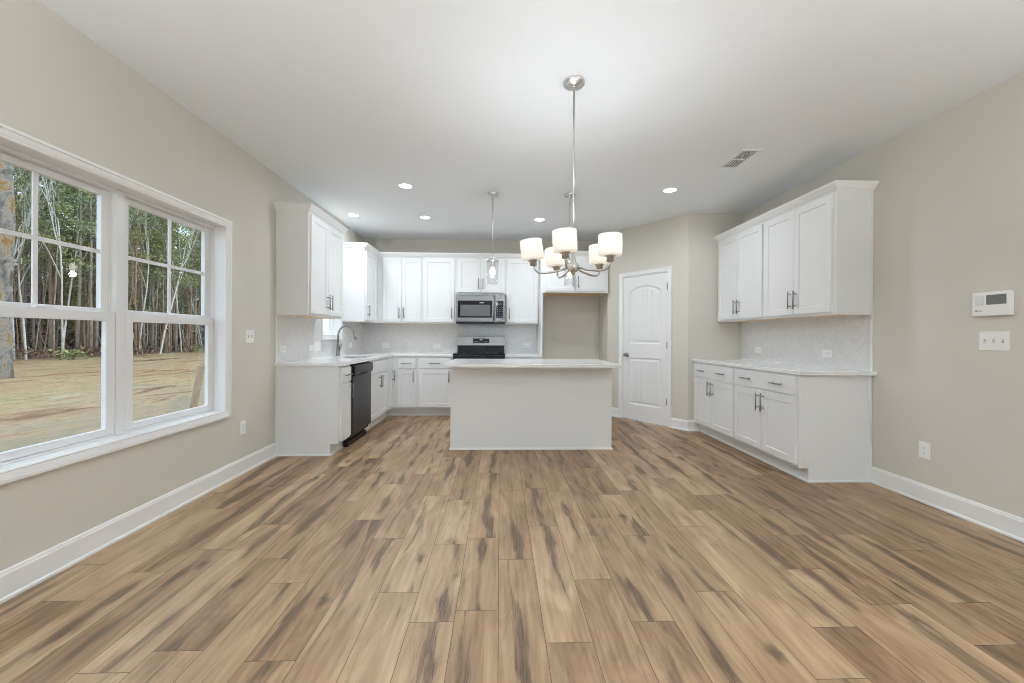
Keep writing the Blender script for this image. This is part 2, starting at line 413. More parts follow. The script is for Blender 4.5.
# jamb returns of both openings
def jambs(name, y0, y1, z0, z1, d0=0, d1=.075):
    t = JT; m = MB(); y0 -= t; y1 += t; z0 -= t; z1 += t
    m.box(XL-d1, XL-d0, y0, y0+t, z0, z1).box(XL-d1, XL-d0, y1-t, y1, z0, z1).box(XL-d1, XL-d0, y0+t, y1-t, z1-t, z1).box(XL-d1, XL-d0, y0+t, y1-t, z0, z0+t)
    return struct(m.build(name, M['trim']))
jambs('trim_2', WY0, WY1, WZ0, WZ1)
casing('trim_3', SY0, SY1, SZ0, SZ1, .062)
jambs('trim_4', SY0, SY1, SZ0, SZ1)

# ---- double hung window units
def yz_ring(m, y0, y1, z0, z1, prof):
    return m.rings(y1-y0, z1-z0, prof, plane=lambda a, b, d: (XL-d, y0+a, z0+b), cap=False, back=False)
def sash(root, name, y0, y1, z0, z1, d, grid, st=.06, rb=.06, rt=.06):
    """d = depth of the room-side face behind the wall face"""
    m = MB(); a, b = z0+rb, z1-rt
    m.box(XL-d-.028, XL-d, y0, y0+st, z0, z1, .002).box(XL-d-.028, XL-d, y1-st, y1, z0, z1, .002)
    m.box(XL-d-.028, XL-d, y0+st-.002, y1-st+.002, z0, a, .002).box(XL-d-.028, XL-d, y0+st-.002, y1-st+.002, b, z1, .002)
    s = m.build(name, M['vinyl'], root)
    g = MB().box(XL-d-.020, XL-d-.016, y0+st-.004, y1-st+.004, a-.004, b+.004).build('glass_pane', M['glass'], s)
    if grid:
        m = MB(); yc, zc = (y0+y1)/2, (a+b)/2
        m.box(XL-d-.015, XL-d-.007, yc-.011, yc+.011, a, b).box(XL-d-.0149, XL-d-.0071, y0+st, y1-st, zc-.011, zc+.011)
        m.build('muntin', M['vinyl'], s)
    return s
def unit(name, y0, y1, z0, z1, grid=True, st=.06):
    root = bpy.data.objects.new(name, None); col.objects.link(root); root['kind'] = 'structure'
    fr = MB(); t = .012
    for (a, b, c, d) in ((y0-.029, y0, z0, z1), (y1, y1+.029, z0, z1), (y0, y1, z0-.012, z0+.010), (y0, y1, z1-.014, z1+.012)):
        fr.box(XL-.138, XL-.0755, a, b, c, d, .0015)
    fr.box(XL-.108, XL-.104, y0, y0+.01, z0, z1).box(XL-.108, XL-.104, y1-.01, y1, z0, z1)
    fr.build('window_frame', M['vinyl'], root)
    zm = z0+(z1-z0)*.499
    sash(root, 'lower_sash', y0+.003, y1-.003, z0+.012, zm+.003, .078, False, st, .040, .052)
    sash(root, 'upper_sash', y0+.003, y1-.003, zm-.012, z1-.016, .109, grid, st, .036, .034)
    lk_ = MB().box(XL-.112, XL-.080, (y0+y1)/2-.03, (y0+y1)/2+.03, zm+.003, zm+.016, .003)
    lk_.build('sash_lock', M['vinyl'], root)
    return root
unit('window_1', 1.682, 2.437, .578, 2.026, True, .054)
unit('window_2', 2.493, 3.247, .578, 2.026, True, .054)
unit('window_3', SY0+.005, SY1-.005, SZ0+.004, SZ1-.004, True, .045)
# added patio window behind the camera, unseen, only lets fill daylight in
root = bpy.data.objects.new('window_added_rear', None); col.objects.link(root); root['kind'] = 'structure'
m = MB()
xs = [RX0, RX0+.06, (RX0+RX1)/2-.04, (RX0+RX1)/2+.04, RX1-.06, RX1]
for a, b in ((0, 1), (2, 3), (4, 5)): m.box(xs[a], xs[b], YR-.11, YR-.05, RZ0, RZ1)
m.box(RX0, RX1, YR-.11, YR-.05, RZ0, RZ0+.07).box(RX0, RX1, YR-.11, YR-.05, RZ1-.07, RZ1)
m.build('window_frame', M['vinyl'], root)
MB().box(RX0+.05, RX1-.05, YR-.083, YR-.077, RZ0+.06, RZ1-.06).build('glass_pane', M['glass'], root)
def portal(loc, rot, sx, sy):
    l = bpy.data.lights.new('daylight_portal', 'AREA'); l.shape = 'RECTANGLE'; l.size = sx; l.size_y = sy; l.cycles.is_portal = True
    o = bpy.data.objects.new('daylight_portal', l); col.objects.link(o); o.location = loc; o.rotation_euler = rot
portal((XL-.16, (WY0+WY1)/2, (WZ0+WZ1)/2), (0, R(-90), 0), 1.44, 1.60)
portal((XL-.16, (SY0+SY1)/2, (SZ0+SZ1)/2), (0, R(-90), 0), .86, .52)
portal(((RX0+RX1)/2, YR-.16, (RZ0+RZ1)/2), (R(90), 0, 0), RX1-RX0, RZ1-RZ0)

# ---- pantry door in the diagonal wall
def local_frame(s, o, z): p = A+DD*s+nrm*o; return (p.x, p.y, z)
# s runs from A (right in the photograph) towards B
m = MB(); cw = .057; P = [(0, 0), (0, .010), (cw*.15, .013), (cw*.6, .014), (cw*.75, .018), (cw, .018), (cw, 0)]
pth = [(DS0+.004, 0), (DS0+.004, DH-.004), (DS1-.004, DH-.004), (DS1-.004, 0)]
m.sweep(pth[::-1], P, mp=lambda s, z, t: local_frame(s, -t, z))
struct(m.build('trim_5', M['trim']))
m = MB(); dbox(m, DS0-.001, DS0+.011, 0, DH, -.0005, .1); dbox(m, DS1-.011, DS1+.001, 0, DH, -.0005, .1); dbox(m, DS0, DS1, DH-.013, DH+.001, -.0005, .1)
dbox(m, DS0+.011, DS0+.024, 0, DH-.013, .045, .06); dbox(m, DS1-.024, DS1-.011, 0, DH-.013, .045, .06)
struct(m.build('trim_6', M['trim']))
def pantry_door():
    root = bpy.data.objects.new('door_1', None); col.objects.link(root); root['kind'] = 'structure'
    s0, s1, z0, z1 = DS0+.014, DS1-.014, .012, DH-.016
    w, h = s1-s0, z1-z0
    F = lambda x, z, d: local_frame(s0+x, .006+d, z0+z)      # d>0 goes into the door
    bm = MB(); b = bm.bm
    def outline(kind, ins):
        x0, x1 = .098+ins, w-.098-ins
        if kind == 'low': return [(x0, .215+ins), (x1, .215+ins), (x1, .875-ins), (x0, .875-ins)]
        zt = 1.81-ins; rise = .075; pts = [(x0, 1.075+ins), (x1, 1.075+ins)]
        for i in range(17):
            u = 1-2*i/16; pts.append((w/2+u*(x1-x0)/2, zt+rise*(1-u*u)))
        return pts
    outer = [b.verts.new(F(x, z, 0)) for x, z in ((0, 0), (w, 0), (w, h), (0, h))]
    edges = [b.edges.new((outer[i], outer[(i+1) % 4])) for i in range(4)]
    holes = []
    for kd in ('low', 'up'):
        vs_ = [b.verts.new(F(x, z, 0)) for x, z in outline(kd, 0)]
        edges += [b.edges.new((vs_[i], vs_[(i+1) % len(vs_)])) for i in range(len(vs_))]; holes.append((kd, vs_))
    bmesh.ops.triangle_fill(b, edges=edges, use_beauty=True)
    # triangle_fill also closes the holes: drop those faces
    for f in b.faces[:]:
        c = f.calc_center_median(); p = Vector((c.x, c.y))-A; x = p.dot(DD)-s0; z = c.z-z0
        ins = .098 < x < w-.098 and (.215 < z < .875 or (1.075 < z < 1.81+.075*(1-((x-w/2)/(w/2-.098))**2)+.0))
        if ins: b.faces.remove(f)
    for kd, vs_ in holes:
        prev = vs_
        for ins, d in ((.006, .008), (.018, .012), (.032, .010), (.044, .004)):
            cur = [b.verts.new(F(x, z, d)) for x, z in outline(kd, ins)]
            for i in range(len(cur)): bm._f((prev[i], prev[(i+1) % len(cur)], cur[(i+1) % len(cur)], cur[i]))
            prev = cur
        # field with vertical V grooves
        ins = .0435; x0, x1 = .098+ins, w-.098-ins; n = 5; xs = []
        for i in range(n):
            a = x0+(x1-x0)*i/n; c = x0+(x1-x0)*(i+1)/n
            xs += [(a+.003 if i else a, .004), ((a*2+c)/3, .004), ((a+2*c)/3, .004), (c-.003 if i < n-1 else c, .004)]
            if i < n-1: xs.append((c, .008))
        if kd == 'low': zb = .215+ins; zt = lambda x: .875-ins
        else:
            zb = 1.075+ins; zt = lambda x: 1.81-ins+.075*(1-((x-w/2)/((x1-x0)/2))**2)
        ring = [(b.verts.new(F(x, zb, d)), b.verts.new(F(x, zt(x), d))) for x, d in xs]
        for p, q in zip(ring, ring[1:]): bm._f((p[0], q[0], q[1], p[1]))
    back = [b.verts.new(F(x, z, .035)) for x, z in ((0, 0), (w, 0), (w, h), (0, h))]
    for i in range(4): bm._f((outer[i], outer[(i+1) % 4], back[(i+1) % 4], back[i]))
    bm._f(back)
    leaf = bm.build('door_leaf', M['door'], root)
    # knob near the B side
    k = MB(); kx, kz = w-.062, .925-z0
    def axis_lathe(m, prof, n=20):
        rr = []
        for r, d in prof: rr.append([m.bm.verts.new(local_frame(s0+kx+r*math.cos(t), .006-d, z0+kz+r*math.sin(t))) for t in [2*math.pi*i/n for i in range(n)]])
        for a, c in zip(rr, rr[1:]):
            for i in range(n): m._f((a[i], a[(i+1) % n], c[(i+1) % n], c[i]), True)
        m._f(rr[-1])
    axis_lathe(k, [(.0325, 0), (.032, .004), (.026, .009), (.012, .012), (.010, .026), (.017, .031), (.0255, .040), (.027, .049), (.022, .058), (.010, .062)])
    k.build('door_knob', M['nickel'], root)
    for hz in (.284, 1.03, 1.806):
        q = MB(); dbox(q, DS0+.008, DS0+.016, hz, hz+.09, -.006, .004)
        q.tube([local_frame(DS0+.0130, -.006, hz), local_frame(DS0+.0130, -.006, hz+.09)], .006, 8)
        q.build('door_hinge', M['nickel'], root)
pantry_door()

# ---- tiled backsplashes
TS = .008
struct(MB().box(XL, XL+TS, 3.985, SY0-.06, .908, 1.372).box(XL, XL+TS, SY0-.06, SY1+.06, .908, SZ0-.060).box(XL, XL+TS, SY1+.06, YB, .908, 1.372)
       .box(XL, XL+TS, 4.79, SY0-.0625, 1.372, 1.6).box(XL, XL+TS, SY1+.0625, 5.61, 1.372, 1.6).build('wall_backsplash_sink', M['tile_y']))
struct(MB().box(XL+TS, .66, YB-TS, YB, .908, 1.40).build('wall_backsplash_range', M['tile_x']))
struct(MB().box(XR-TS, XR, 3.215, YC, .908, 1.372).build('wall_backsplash_pantry', M['tile_y']))
struct(MB().box(XL, XL+.011, 3.974, 3.985, .908, 1.372).build('trim_7', M['trim']))
struct(MB().box(XR-.011, XR, 3.203, 3.215, .908, 1.372).build('trim_8', M['trim']))

# ================================================================ CABINETS
def pull(parent, x, z, vert, L=.165, y=-.019):
    m = MB(); r = .0058; s = .032
    if vert:
        m.tube([(x, y-s, z-L/2), (x, y-s, z+L/2)], r, 10)
        for q in (-1, 1): m.tube([(x, y+.001, z+q*(L/2-.028)), (x, y-s, z+q*(L/2-.028))], r*.85, 8)
    else:
        m.tube([(x-L/2, y-s, z), (x+L/2, y-s, z)], r, 10)
        for q in (-1, 1): m.tube([(x+q*(L/2-.028), y+.001, z), (x+q*(L/2-.028), y-s, z)], r*.85, 8)
    return m.build('handle', M['nickel'], parent)
SH = lambda w, h: [(0, 0), (0, -.017), (.002, -.019), (.057, -.019), (.061, -.011), (.063, -.011)]
def shaker(root, x0, x1, z0, z1, hx=None, hz=None, name='door', L=.165):
    m = MB(); m.rings(x1-x0, z1-z0, SH(0, 0), plane=lambda a, b, d: (x0+a, d, z0+b))
    o = m.build(name, M['cab'], root)
    if hx is not None: pull(o, hx, hz, True, L)
    return o
def slab(root, x0, x1, z0, z1, hs=(), name='drawer', L=.165):
    m = MB(); m.rings(x1-x0, z1-z0, [(0, 0), (0, -.016), (.003, -.019), (.006, -.019)], plane=lambda a, b, d: (x0+a, d, z0+b))
    o = m.build(name, M['cab'], root)
    for hx in hs: pull(o, hx, (z0+z1)/2, False, L)
    return o
CR = [(0, 2.382), (.004, 2.382), (.008, 2.392), (.020, 2.400), (.030, 2.416), (.046, 2.434), (.050, 2.440), (.050, 2.452), (0, 2.452)]
def upper(label, loc, rz, w, d, z0, doors, crown=(0, 0), z1=2.40, ends=(0, 0), group=None):
    """local x along the front, +y into the wall, front of the face frame at y = 0, z measured from the floor"""
    root = thing('wall_cabinet', label, 'cabinet', (loc[0], loc[1], 0), rz, group)
    m = MB(); t = .016
    m.box(0, t, 0, d, z0, z1).box(w-t, w, 0, d, z0, z1).box(t, w-t, .0, .019, z0, z1).box(t, w-t, d-.01, d, z0, z1).box(t, w-t, .019, d-.01, z0+.019, z1)
    if ends[0]: m.box(-.004, 0, d-.018, d, z0, 2.385)
    if ends[1]: m.box(w, w+.004, d-.018, d, z0, 2.385)
    m.build('cabinet_box', M['cab'], root)
    MB().box(t, w-t, .019, d-.01, z0+.004, z0+.019).build('underside', M['rawwood'], root)
    for (x0, x1, hx) in doors:
        shaker(root, x0, x1, z0+.022, 2.366, hx, z0+.022+.135)
    if z1 >= 2.39:
        pth = ([(0, d)] if crown[0] else [])+[(0, 0), (w, 0)]+([(w, d)] if crown[1] else [])
        MB().sweep(pth, CR).build('crown_moulding', M['trim'], root)
    return root
def pair(w, e0=.025, e1=.025, gap=.004):
    c = (e0+w-e1)/2; return [(e0, c-gap/2, c-.034), (c+gap/2, w-e1, c+.034)]
Q = math.pi/2
UX = XL+.31; UD = .308
# left wall (front faces +X): local x runs to +Y
upper('white double-door wall cabinet by the big window, wood underside showing', (UX, 3.978), Q, .852, UD, 1.372, pair(.852, .03), (1, 1), ends=(1, 0))
upper('narrow white wall cabinet in the corner over the faucet side', (UX, 5.617), Q, .602-.0, UD, 1.372, [(.03, .50, .075)], (1, 0))
# back wall (front faces -Y)
UY = YB-.31
x = UX+.002
upper('white double-door wall cabinet on back wall next to the corner', (x, UY), 0, -1.196-x, UD, 1.372, pair(-1.196-x, .075, .02))
upper('white single-door wall cabinet just left of the microwave', (-1.194, UY), 0, .512, UD, 1.372, [(.02, .492, .447)])
upper('short white double-door wall cabinet above the microwave', (-.680, UY), 0, .762, UD, 1.828, pair(.762))
upper('white single-door wall cabinet between microwave and fridge alcove', (.084, UY), 0, .512, UD, 1.372, [(.02, .492, .065)])
tag(MB().box(.604, .630, 5.945, YB, 0, 2.40, .001).build('fridge_panel', M['cab']), 'tall white side panel standing left of the empty fridge alcove', 'panel')
upper('short deep white cabinet above the empty fridge alcove, wood underside', (.632, 5.965), 0, .980, .555, 1.834, pair(.980, .05, .05), (1, 0))
# right wall (front faces -X): local x runs towards the camera
upper('white double-door wall cabinet on right wall, far one by pantry corner', (XR-.31, YC-.004), -Q, .894, UD, 1.372, pair(.894, .03, .02), (0, 0))
upper('white double-door wall cabinet on right wall, near one with end panel', (XR-.31, YC-.900), -Q, .889, UD, 1.372, pair(.889, .02, .03), (0, 1), ends=(0, 1))

TK = .114
def lower(label, loc, rz, w, fronts, ends=(0, 0), d=.607, x_toe=None, open_top=False):
    root = thing('base_cabinet', label, 'cabinet', (loc[0], loc[1], 0), rz)
    m = MB()
    if open_top: m.box(0, w, 0, d, TK, .64).box(0, w, 0, .019, .64, .874).box(0, .016, .019, d, .64, .874).box(w-.016, w, .019, d, .64, .874)
    else: m.box(0, w, 0, d, TK, .874)
    if ends[0]: m.box(-.004, 0, d-.02, d, 0, .874)
    if ends[1]: m.box(w, w+.004, d-.02, d, 0, .874)
    m.build('cabinet_box', M['cab'], root)
    k = MB().box(x_toe[0] if x_toe else 0, x_toe[1] if x_toe else w, .076, d, 0, TK)
    a, b = (x_toe if x_toe else (0, w))
    sh = [(0, 0), (.012, 0), (.010, .012), (0, .018)]
    pth = ([(a, d)] if ends[0] else [])+[(a, .076), (b, .076)]+([(b, d)] if ends[1] else [])
    k.sweep(pth, sh); k.build('toe_kick', M['cab'], root)
    for f in fronts:
        if f[0] == 'door': shaker(root, f[1], f[2], f[3], f[4], f[5], f[6])
        else: slab(root, f[1], f[2], f[3], f[4], f[5], 'drawer' if f[0] == 'drawer' else 'false_front', f[6] if len(f) > 6 else .165)
    return root
DZ0, DZ1, RZ_0, RZ_1 = .136, .686, .704, .854
BX = XL+.61
lower('white base cabinet ending the left counter run, next to the dishwasher', (BX, 3.978), Q, .300, [('drawer', .032, .285, RZ_0, RZ_1, (.158,), .15), ('door', .032, .285, DZ0, DZ1, .262, .60)], (1, 0))
lower('white sink base cabinet under the faucet, right of dishwasher', (BX, 4.893), Q, .740, [('false', .02, .72, RZ_0, RZ_1, ()), ('door', .02, .368, DZ0, DZ1, .335, .585), ('door', .372, .72, DZ0, DZ1, .405, .585)], open_top=True)
lower('narrow white corner base cabinet between sink base and back run', (BX, 5.635), Q, YB-.61-5.635-.001, [('false', .012, .262, RZ_0, RZ_1, ()), ('door', .012, .262, DZ0, DZ1, .232, .60)], x_toe=(0, YB-.61-5.635+.075))
BY = YB-.61
x0 = BX+.024
lower('narrow white base cabinet with one drawer, nearest the back corner', (BX+.0, BY), 0, -1.204-BX, [('drawer', .085, -1.226-BX, RZ_0, RZ_1, ((.085-1.226-BX)/2,), .15), ('door', .085, -1.226-BX, DZ0, DZ1, -1.226-BX-.03, .585)], x_toe=(-.076, -1.204-BX))
lower('white one-drawer base cabinet standing left of the range', (-1.203, BY), 0, .516, [('drawer', .02, .496, RZ_0, RZ_1, (.258,)), ('door', .02, .496, DZ0, DZ1, .463, .585)])
lower('white base cabinet hidden mostly by the island, right of range', (.083, BY), 0, .519, [('drawer', .02, .499, RZ_0, RZ_1, (.258,)), ('door', .02, .499, DZ0, DZ1, .055, .585)])
RB = XR-.61
lower('white double-door base cabinet on right wall, far one in the corner', (RB, YC-.003), -Q, .893, [('drawer', .03, .873, RZ_0, RZ_1, (.24, .66), .15)]+[('door', a, b, DZ0, DZ1, c, .585) for a, b, c in pair(.893, .03, .02)])
lower('white double-door base cabinet on right wall, near one with end panel', (RB, YC-.897), -Q, .892, [('drawer', .02, .862, RZ_0, RZ_1, (.22, .66), .15)]+[('door', a, b, DZ0, DZ1, c, .585) for a, b, c in pair(.892, .02, .03)], (0, 1))

# ---- worktops
CZ0, CZ1 = .876, .908
SKX0, SKX1, SKY0, SKY1 = XL+.11, XL+.52, 4.93, 5.62      # sink cut-out
def slab_top(name, rects, label):
    m = MB()
    for (a, b, c, d) in rects: m.box(a, b, c, d, CZ0, CZ1)
    bmesh.ops.remove_doubles(m.bm, verts=m.bm.verts[:], dist=.0002)
    return tag(m.build(name, M['quartz']), label, 'worktop')
def l_top():
    poly = [(XL+.001, 3.953), (XL+.635, 3.953), (XL+.635, YB-.635), (-.686, YB-.635), (-.686, YB-.001), (XL+.001, YB-.001)]
    hole = [(SKX0, SKY0), (SKX1, SKY0), (SKX1, SKY1), (SKX0, SKY1)]
    b = bmesh.new(); E = []; rims = []
    for loop in (poly, hole):
        v = [b.verts.new((x, y, CZ1)) for x, y in loop]; rims.append(v)
        E += [b.edges.new((v[i], v[(i+1) % len(v)])) for i in range(len(v))]
    bmesh.ops.triangle_fill(b, edges=E, use_beauty=True)
    for f in b.faces[:]:
        c = f.calc_center_median()
        if SKX0 < c.x < SKX1 and SKY0 < c.y < SKY1: b.faces.remove(f)
        elif c.x > XL+.635 and c.y < YB-.635: b.faces.remove(f)
    g = bmesh.ops.extrude_face_region(b, geom=b.faces[:])
    for v in g['geom']:
        if isinstance(v, bmesh.types.BMVert): v.co.z = CZ0
    bmesh.ops.recalc_face_normals(b, faces=b.faces[:])
    me = bpy.data.meshes.new('worktop'); b.to_mesh(me); b.free(); me.materials.append(M['quartz'])
    o = bpy.data.objects.new('worktop', me); col.objects.link(o)
    return tag(o, 'L-shaped white quartz worktop with the sink, along window wall and corner', 'worktop')
o = l_top(); bv = o.modifiers.new('edge', 'BEVEL'); bv.width = .003; bv.segments = 2; bv.limit_method = 'ANGLE'
def top(rect, label, bev=.003):
    return tag(MB().box(rect[0], rect[1], rect[2], rect[3], CZ0, CZ1, bev).build('worktop', M['quartz']), label, 'worktop')
top((.081, .602, YB-.635, YB-.0085), 'short white quartz worktop between range and fridge alcove panel')
top((XR-.635, XR-.0005, 3.166, YC-.001), 'white quartz worktop on the right wall cabinets')
top((-.535, 1.190, 3.88, 4.835), 'white quartz worktop overhanging the kitchen island')

# ---- island
root = thing('kitchen_island', 'white kitchen island with plain back panel in middle of room', 'island', (.3335, 4.49, 0))
ix0, ix1, iy0, iy1 = -.508-.3335, 1.175-.3335, 4.183-4.49, 4.80-4.49
MB().box(ix0+.02, ix1-.02, iy0+.006, iy1, TK, .875).box(ix0+.02, ix1-.02, iy0+.006, iy1-.076, 0, TK).build('cabinet_box', M['cab'], root)
MB().box(ix0+.019, ix1-.019, iy0, iy0+.006, 0, .875).build('back_panel', M['cab'], root)
for a in (ix0, ix1-.019): MB().box(a, a+.019, iy0-.002, iy1-.076, 0, .875).build('end_panel', M['cab'], root)
MB().sweep([(ix1, iy1-.076), (ix1, iy0), (ix0, iy0), (ix0, iy1-.076)][::-1], [(0, 0), (.012, 0), (.010, .012), (0, .018)]).build('shoe_moulding', M['trim'], root)
rot = Matrix.Rotation(math.pi, 4, 'Z')
for i in range(3):
    e = bpy.data.objects.new('cabinet_front', None)
    a = .02+i*.548; wd = .52
    for nm, z0, z1 in (('drawer', RZ_0, RZ_1), ('door', DZ0, DZ1)):
        m = MB(); X0 = ix0+.02+a
        prof = SH(0, 0) if nm == 'door' else [(0, 0), (0, -.016), (.003, -.019), (.006, -.019)]
        m.rings(wd, z1-z0, prof, plane=lambda p, q, d: (X0+p, iy1-d, z0+q))
        dd = m.build(nm, M['cab'], root)
        h = MB()
        if nm == 'drawer':
            zc = (z0+z1)/2; h.tube([(X0+.18, iy1+.051, zc), (X0+.34, iy1+.051, zc)], .0058, 8)
            for q in (.21, .31): h.tube([(X0+q, iy1+.018, zc), (X0+q, iy1+.051, zc)], .005, 6)
        else:
            h.tube([(X0+.04, iy1+.051, .5), (X0+.04, iy1+.051, .66)], .0058, 8)
            for q in (.53, .63): h.tube([(X0+.04, iy1+.018, q), (X0+.04, iy1+.051, q)], .005, 6)
        h.build('handle', M['nickel'], dd)
    bpy.data.objects.remove(e)

# ---- dishwasher
root = thing('dishwasher', 'black dishwasher built in under the left worktop', 'dishwasher', (BX, 4.283, 0), Q)
MB().box(.004, .602, .004, .58, .09, .872).build('tub_housing', M['black'], root)
m = MB().box(.006, .600, -.030, .004, .128, .742, .004); m.build('door', M['dwface'], root)
p = MB().prism([(-.030, .744), (-.044, .756), (-.050, .79), (-.050, .836), (-.040, .858), (.004, .864), (.004, .744)], lambda y, z: (.005, y, z), lambda y, z: (.601, y, z)).build('control_panel', M['black'], root)
MB().box(.22, .38, -.0525, -.0495, .748, .762).build('handle_recess', M['dark'], p)
MB().box(.006, .600, .050, .07, .0, .126).box(.004, .602, .025, .058, .0, .05).build('toe_kick', M['black'], root)

# ---- sink and faucet
root = thing('sink', 'undermount steel sink set into the L-shaped worktop', 'sink', ((SKX0+SKX1)/2, (SKY0+SKY1)/2, 0))
m = MB(); hx, hy = (SKX1-SKX0)/2+.004, (SKY1-SKY0)/2+.004
L = []
for ins, z in ((-.012, .8755), (0, .8755), (.006, .872), (.012, .70), (.03, .672), (.16, .668)):
    L.append([m.bm.verts.new((sx*(hx-ins), sy*(hy-ins), z)) for sx, sy in ((-1, -1), (1, -1), (1, 1), (-1, 1))])
for a, b in zip(L, L[1:]):
    for k in range(4): m._f((a[k], a[(k+1) % 4], b[(k+1) % 4], b[k]))
m._f(L[-1]); m.build('basin', M['steel'], root)
MB().lathe([(.045, 0), (.04, .003), (.02, .001)], (0, 0, .668), 20, cap1=True).build('drain', M['chrome'], root)
root = thing('faucet', 'tall brushed nickel gooseneck faucet behind the sink', 'faucet', (XL+.066, 5.33, CZ1))
MB().lathe([(.029, 0), (.029, .006), (.024, .012), (.022, .06), (.019, .14), (.016, .16)], n=20, cap0=True, cap1=True).build('body', M['nickel'], root)
pts = [(0, 0, .155), (0, 0, .27)]
for i in range(1, 13):
    t = math.pi*i/12*.93; pts.append((.105*(1-math.cos(t)), 0, .27+.125*math.sin(t)))
MB().tube(pts, .0115, 12).build('spout', M['nickel'], root)
e = Vector(pts[-1]); dirv = (Vector(pts[-1])-Vector(pts[-2])).normalized()
MB().tube([e, e+dirv*.03, e+dirv*.075, e+dirv*.085], [.013, .016, .017, .013], 12).build('spray_head', M['nickel'], root)
MB().tube([(0, .018, .075), (0, .042, .078), (.012, .054, .115), (.03, .06, .165)], [.011, .012, .008, .006], 10).build('lever', M['nickel'], root)

# ---- range
root = thing('range', 'stainless steel electric range with black cooktop on back wall', 'range', (-.304, YB-.33, 0))
a, b = -.379, .379; yb = .315; yf = -.315
MB().box(a, b, yf+.02, yb, .03, .895).box(a+.04, b-.04, yf+.08, yb-.05, 0, .03).build('body', M['steel'], root)
ck = MB().box(a-.002, b+.002, yf-.012, yb-.05, .897, .925, .004).build('cooktop', M['blackglass'], root)
for (cx, cy, r) in ((-.19, -.13, .10), (.19, -.13, .08), (-.19, .12, .075), (.19, .12, .10)):
    MB().lathe([(r-.004, .9252), (r, .9255), (r+.001, .9252)], (cx, cy, 0), 32).build('burner_ring', M['slot'], ck)
MB().box(a+.006, b-.006, yb-.065, yb-.002, .925, 1.03).build('vent_riser', M['black'], root)
bg = MB().prism([(yb-.095, 1.026), (yb-.100, 1.034), (yb-.078, 1.176), (yb-.070, 1.184), (yb-.002, 1.184), (yb-.002, 1.026)], lambda y, z: (a, y, z), lambda y, z: (b, y, z)).build('backguard', M['steel'], root)
def onbg(x, z, off): t = (z-1.034)/(1.176-1.034); return (x, yb-.100+.022*t-off, z)
def bgquad(m, x0, x1, z0, z1, off):
    v = [m.bm.verts.new(onbg(x, z, o_)) for o_ in (off, -.002) for x, z in ((x0, z0), (x1, z0), (x1, z1), (x0, z1))]
    m._f(v[:4]); m._f(v[4:][::-1])
    for i in range(4): m._f((v[i], v[(i+1) % 4], v[4+(i+1) % 4], v[4+i]))
m = MB(); bgquad(m, -.125, .135, 1.070, 1.142, .002); dsp = m.build('display', M['blackglass'], bg)
for i in range(5):
    for s_ in (-1, 1): m = MB(); bgquad(m, .005+s_*(.05+i*.014)-.004, .005+s_*(.05+i*.014)+.004, 1.088, 1.094, .003); m.build('touch_key', M['mark'], dsp)
m = MB(); bgquad(m, -.018, .028, 1.114, 1.128, .003); m.build('clock', M['mark'], dsp)
od = MB().box(a+.004, b-.004, yf-.012, yf+.02, .26, .80, .004).build('oven_door', M['steel'], root)
MB().box(a+.09, b-.09, yf-.014, yf-.010, .36, .66).build('oven_window', M['blackglass'], od)
h = MB().tube([(a+.05, yf-.055, .74), (b-.05, yf-.055, .74)], .011, 12)
for q in (a+.08, b-.08): h.tube([(q, yf-.01, .74), (q, yf-.055, .74)], .008, 8)
h.build('handle', M['steel'], od)
MB().box(a+.004, b-.004, yf-.010, yf+.02, .81, .89, .003).build('control_rail', M['black'], root)
MB().box(a+.004, b-.004, yf-.010, yf+.02, .06, .25, .004).build('drawer', M['steel'], root)

# ---- microwave
root = thing('microwave', 'stainless microwave mounted under the short cabinet above the range', 'microwave', (-.299, YB, 1.398))
a, b, hgt, f = -.373, .373, .424, -.372
MB().box(a, b, f, -.001, 0, hgt).build('housing', M['steel'], root)
MB().box(a, b, f-.012, -.02, -.028, 0).build('grease_filter', M['black'], root)
dr = MB().box(a+.001, a+.595, f-.030, f, .004, hgt-.002, .004).build('door', M['steel'], root)
MB().box(a+.028, a+.553, f-.0325, f-.028, .062, .322).build('black_surround', M['blackglass'], dr)
MB().box(a+.068, a+.515, f-.0345, f-.031, .090, .258).build('door_window', M['mwglass'], dr)
MB().box(a+.36, a+.425, f-.0345, f-.031, .284, .296).build('printing', M['mark'], dr)
pts = [(a+.578, f-.03, .03), (a+.578, f-.062, .06), (a+.578, f-.072, .21), (a+.578, f-.062, .36), (a+.578, f-.03, .39)]
MB().tube(pts, .012, 12).build('handle', M['steel'], dr)
kp = MB().box(a+.598, b-.001, f-.030, f, .004, hgt-.002, .004).build('control_panel', M['steel'], root)
MB().box(a+.612, b-.025, f-.0325, f-.028, .062, .322).build('keypad', M['blackglass'], kp)
for i in range(3):
    for j in range(5): MB().box(a+.628+i*.034, a+.628+i*.034+.012, f-.0335, f-.031, .085+j*.034, .085+j*.034+.006).build('key', M['mark'], kp)
MB().box(a+.635, b-.045, f-.0335, f-.031, .27, .275).build('clock_display', M['mark'], kp)
m = MB()
for i in range(18): m.box(a+.05+i*.03, a+.05+i*.03+.02, f-.0305, f-.028, hgt-.028, hgt-.022)
m.build('vent_slot', M['dark'], dr)

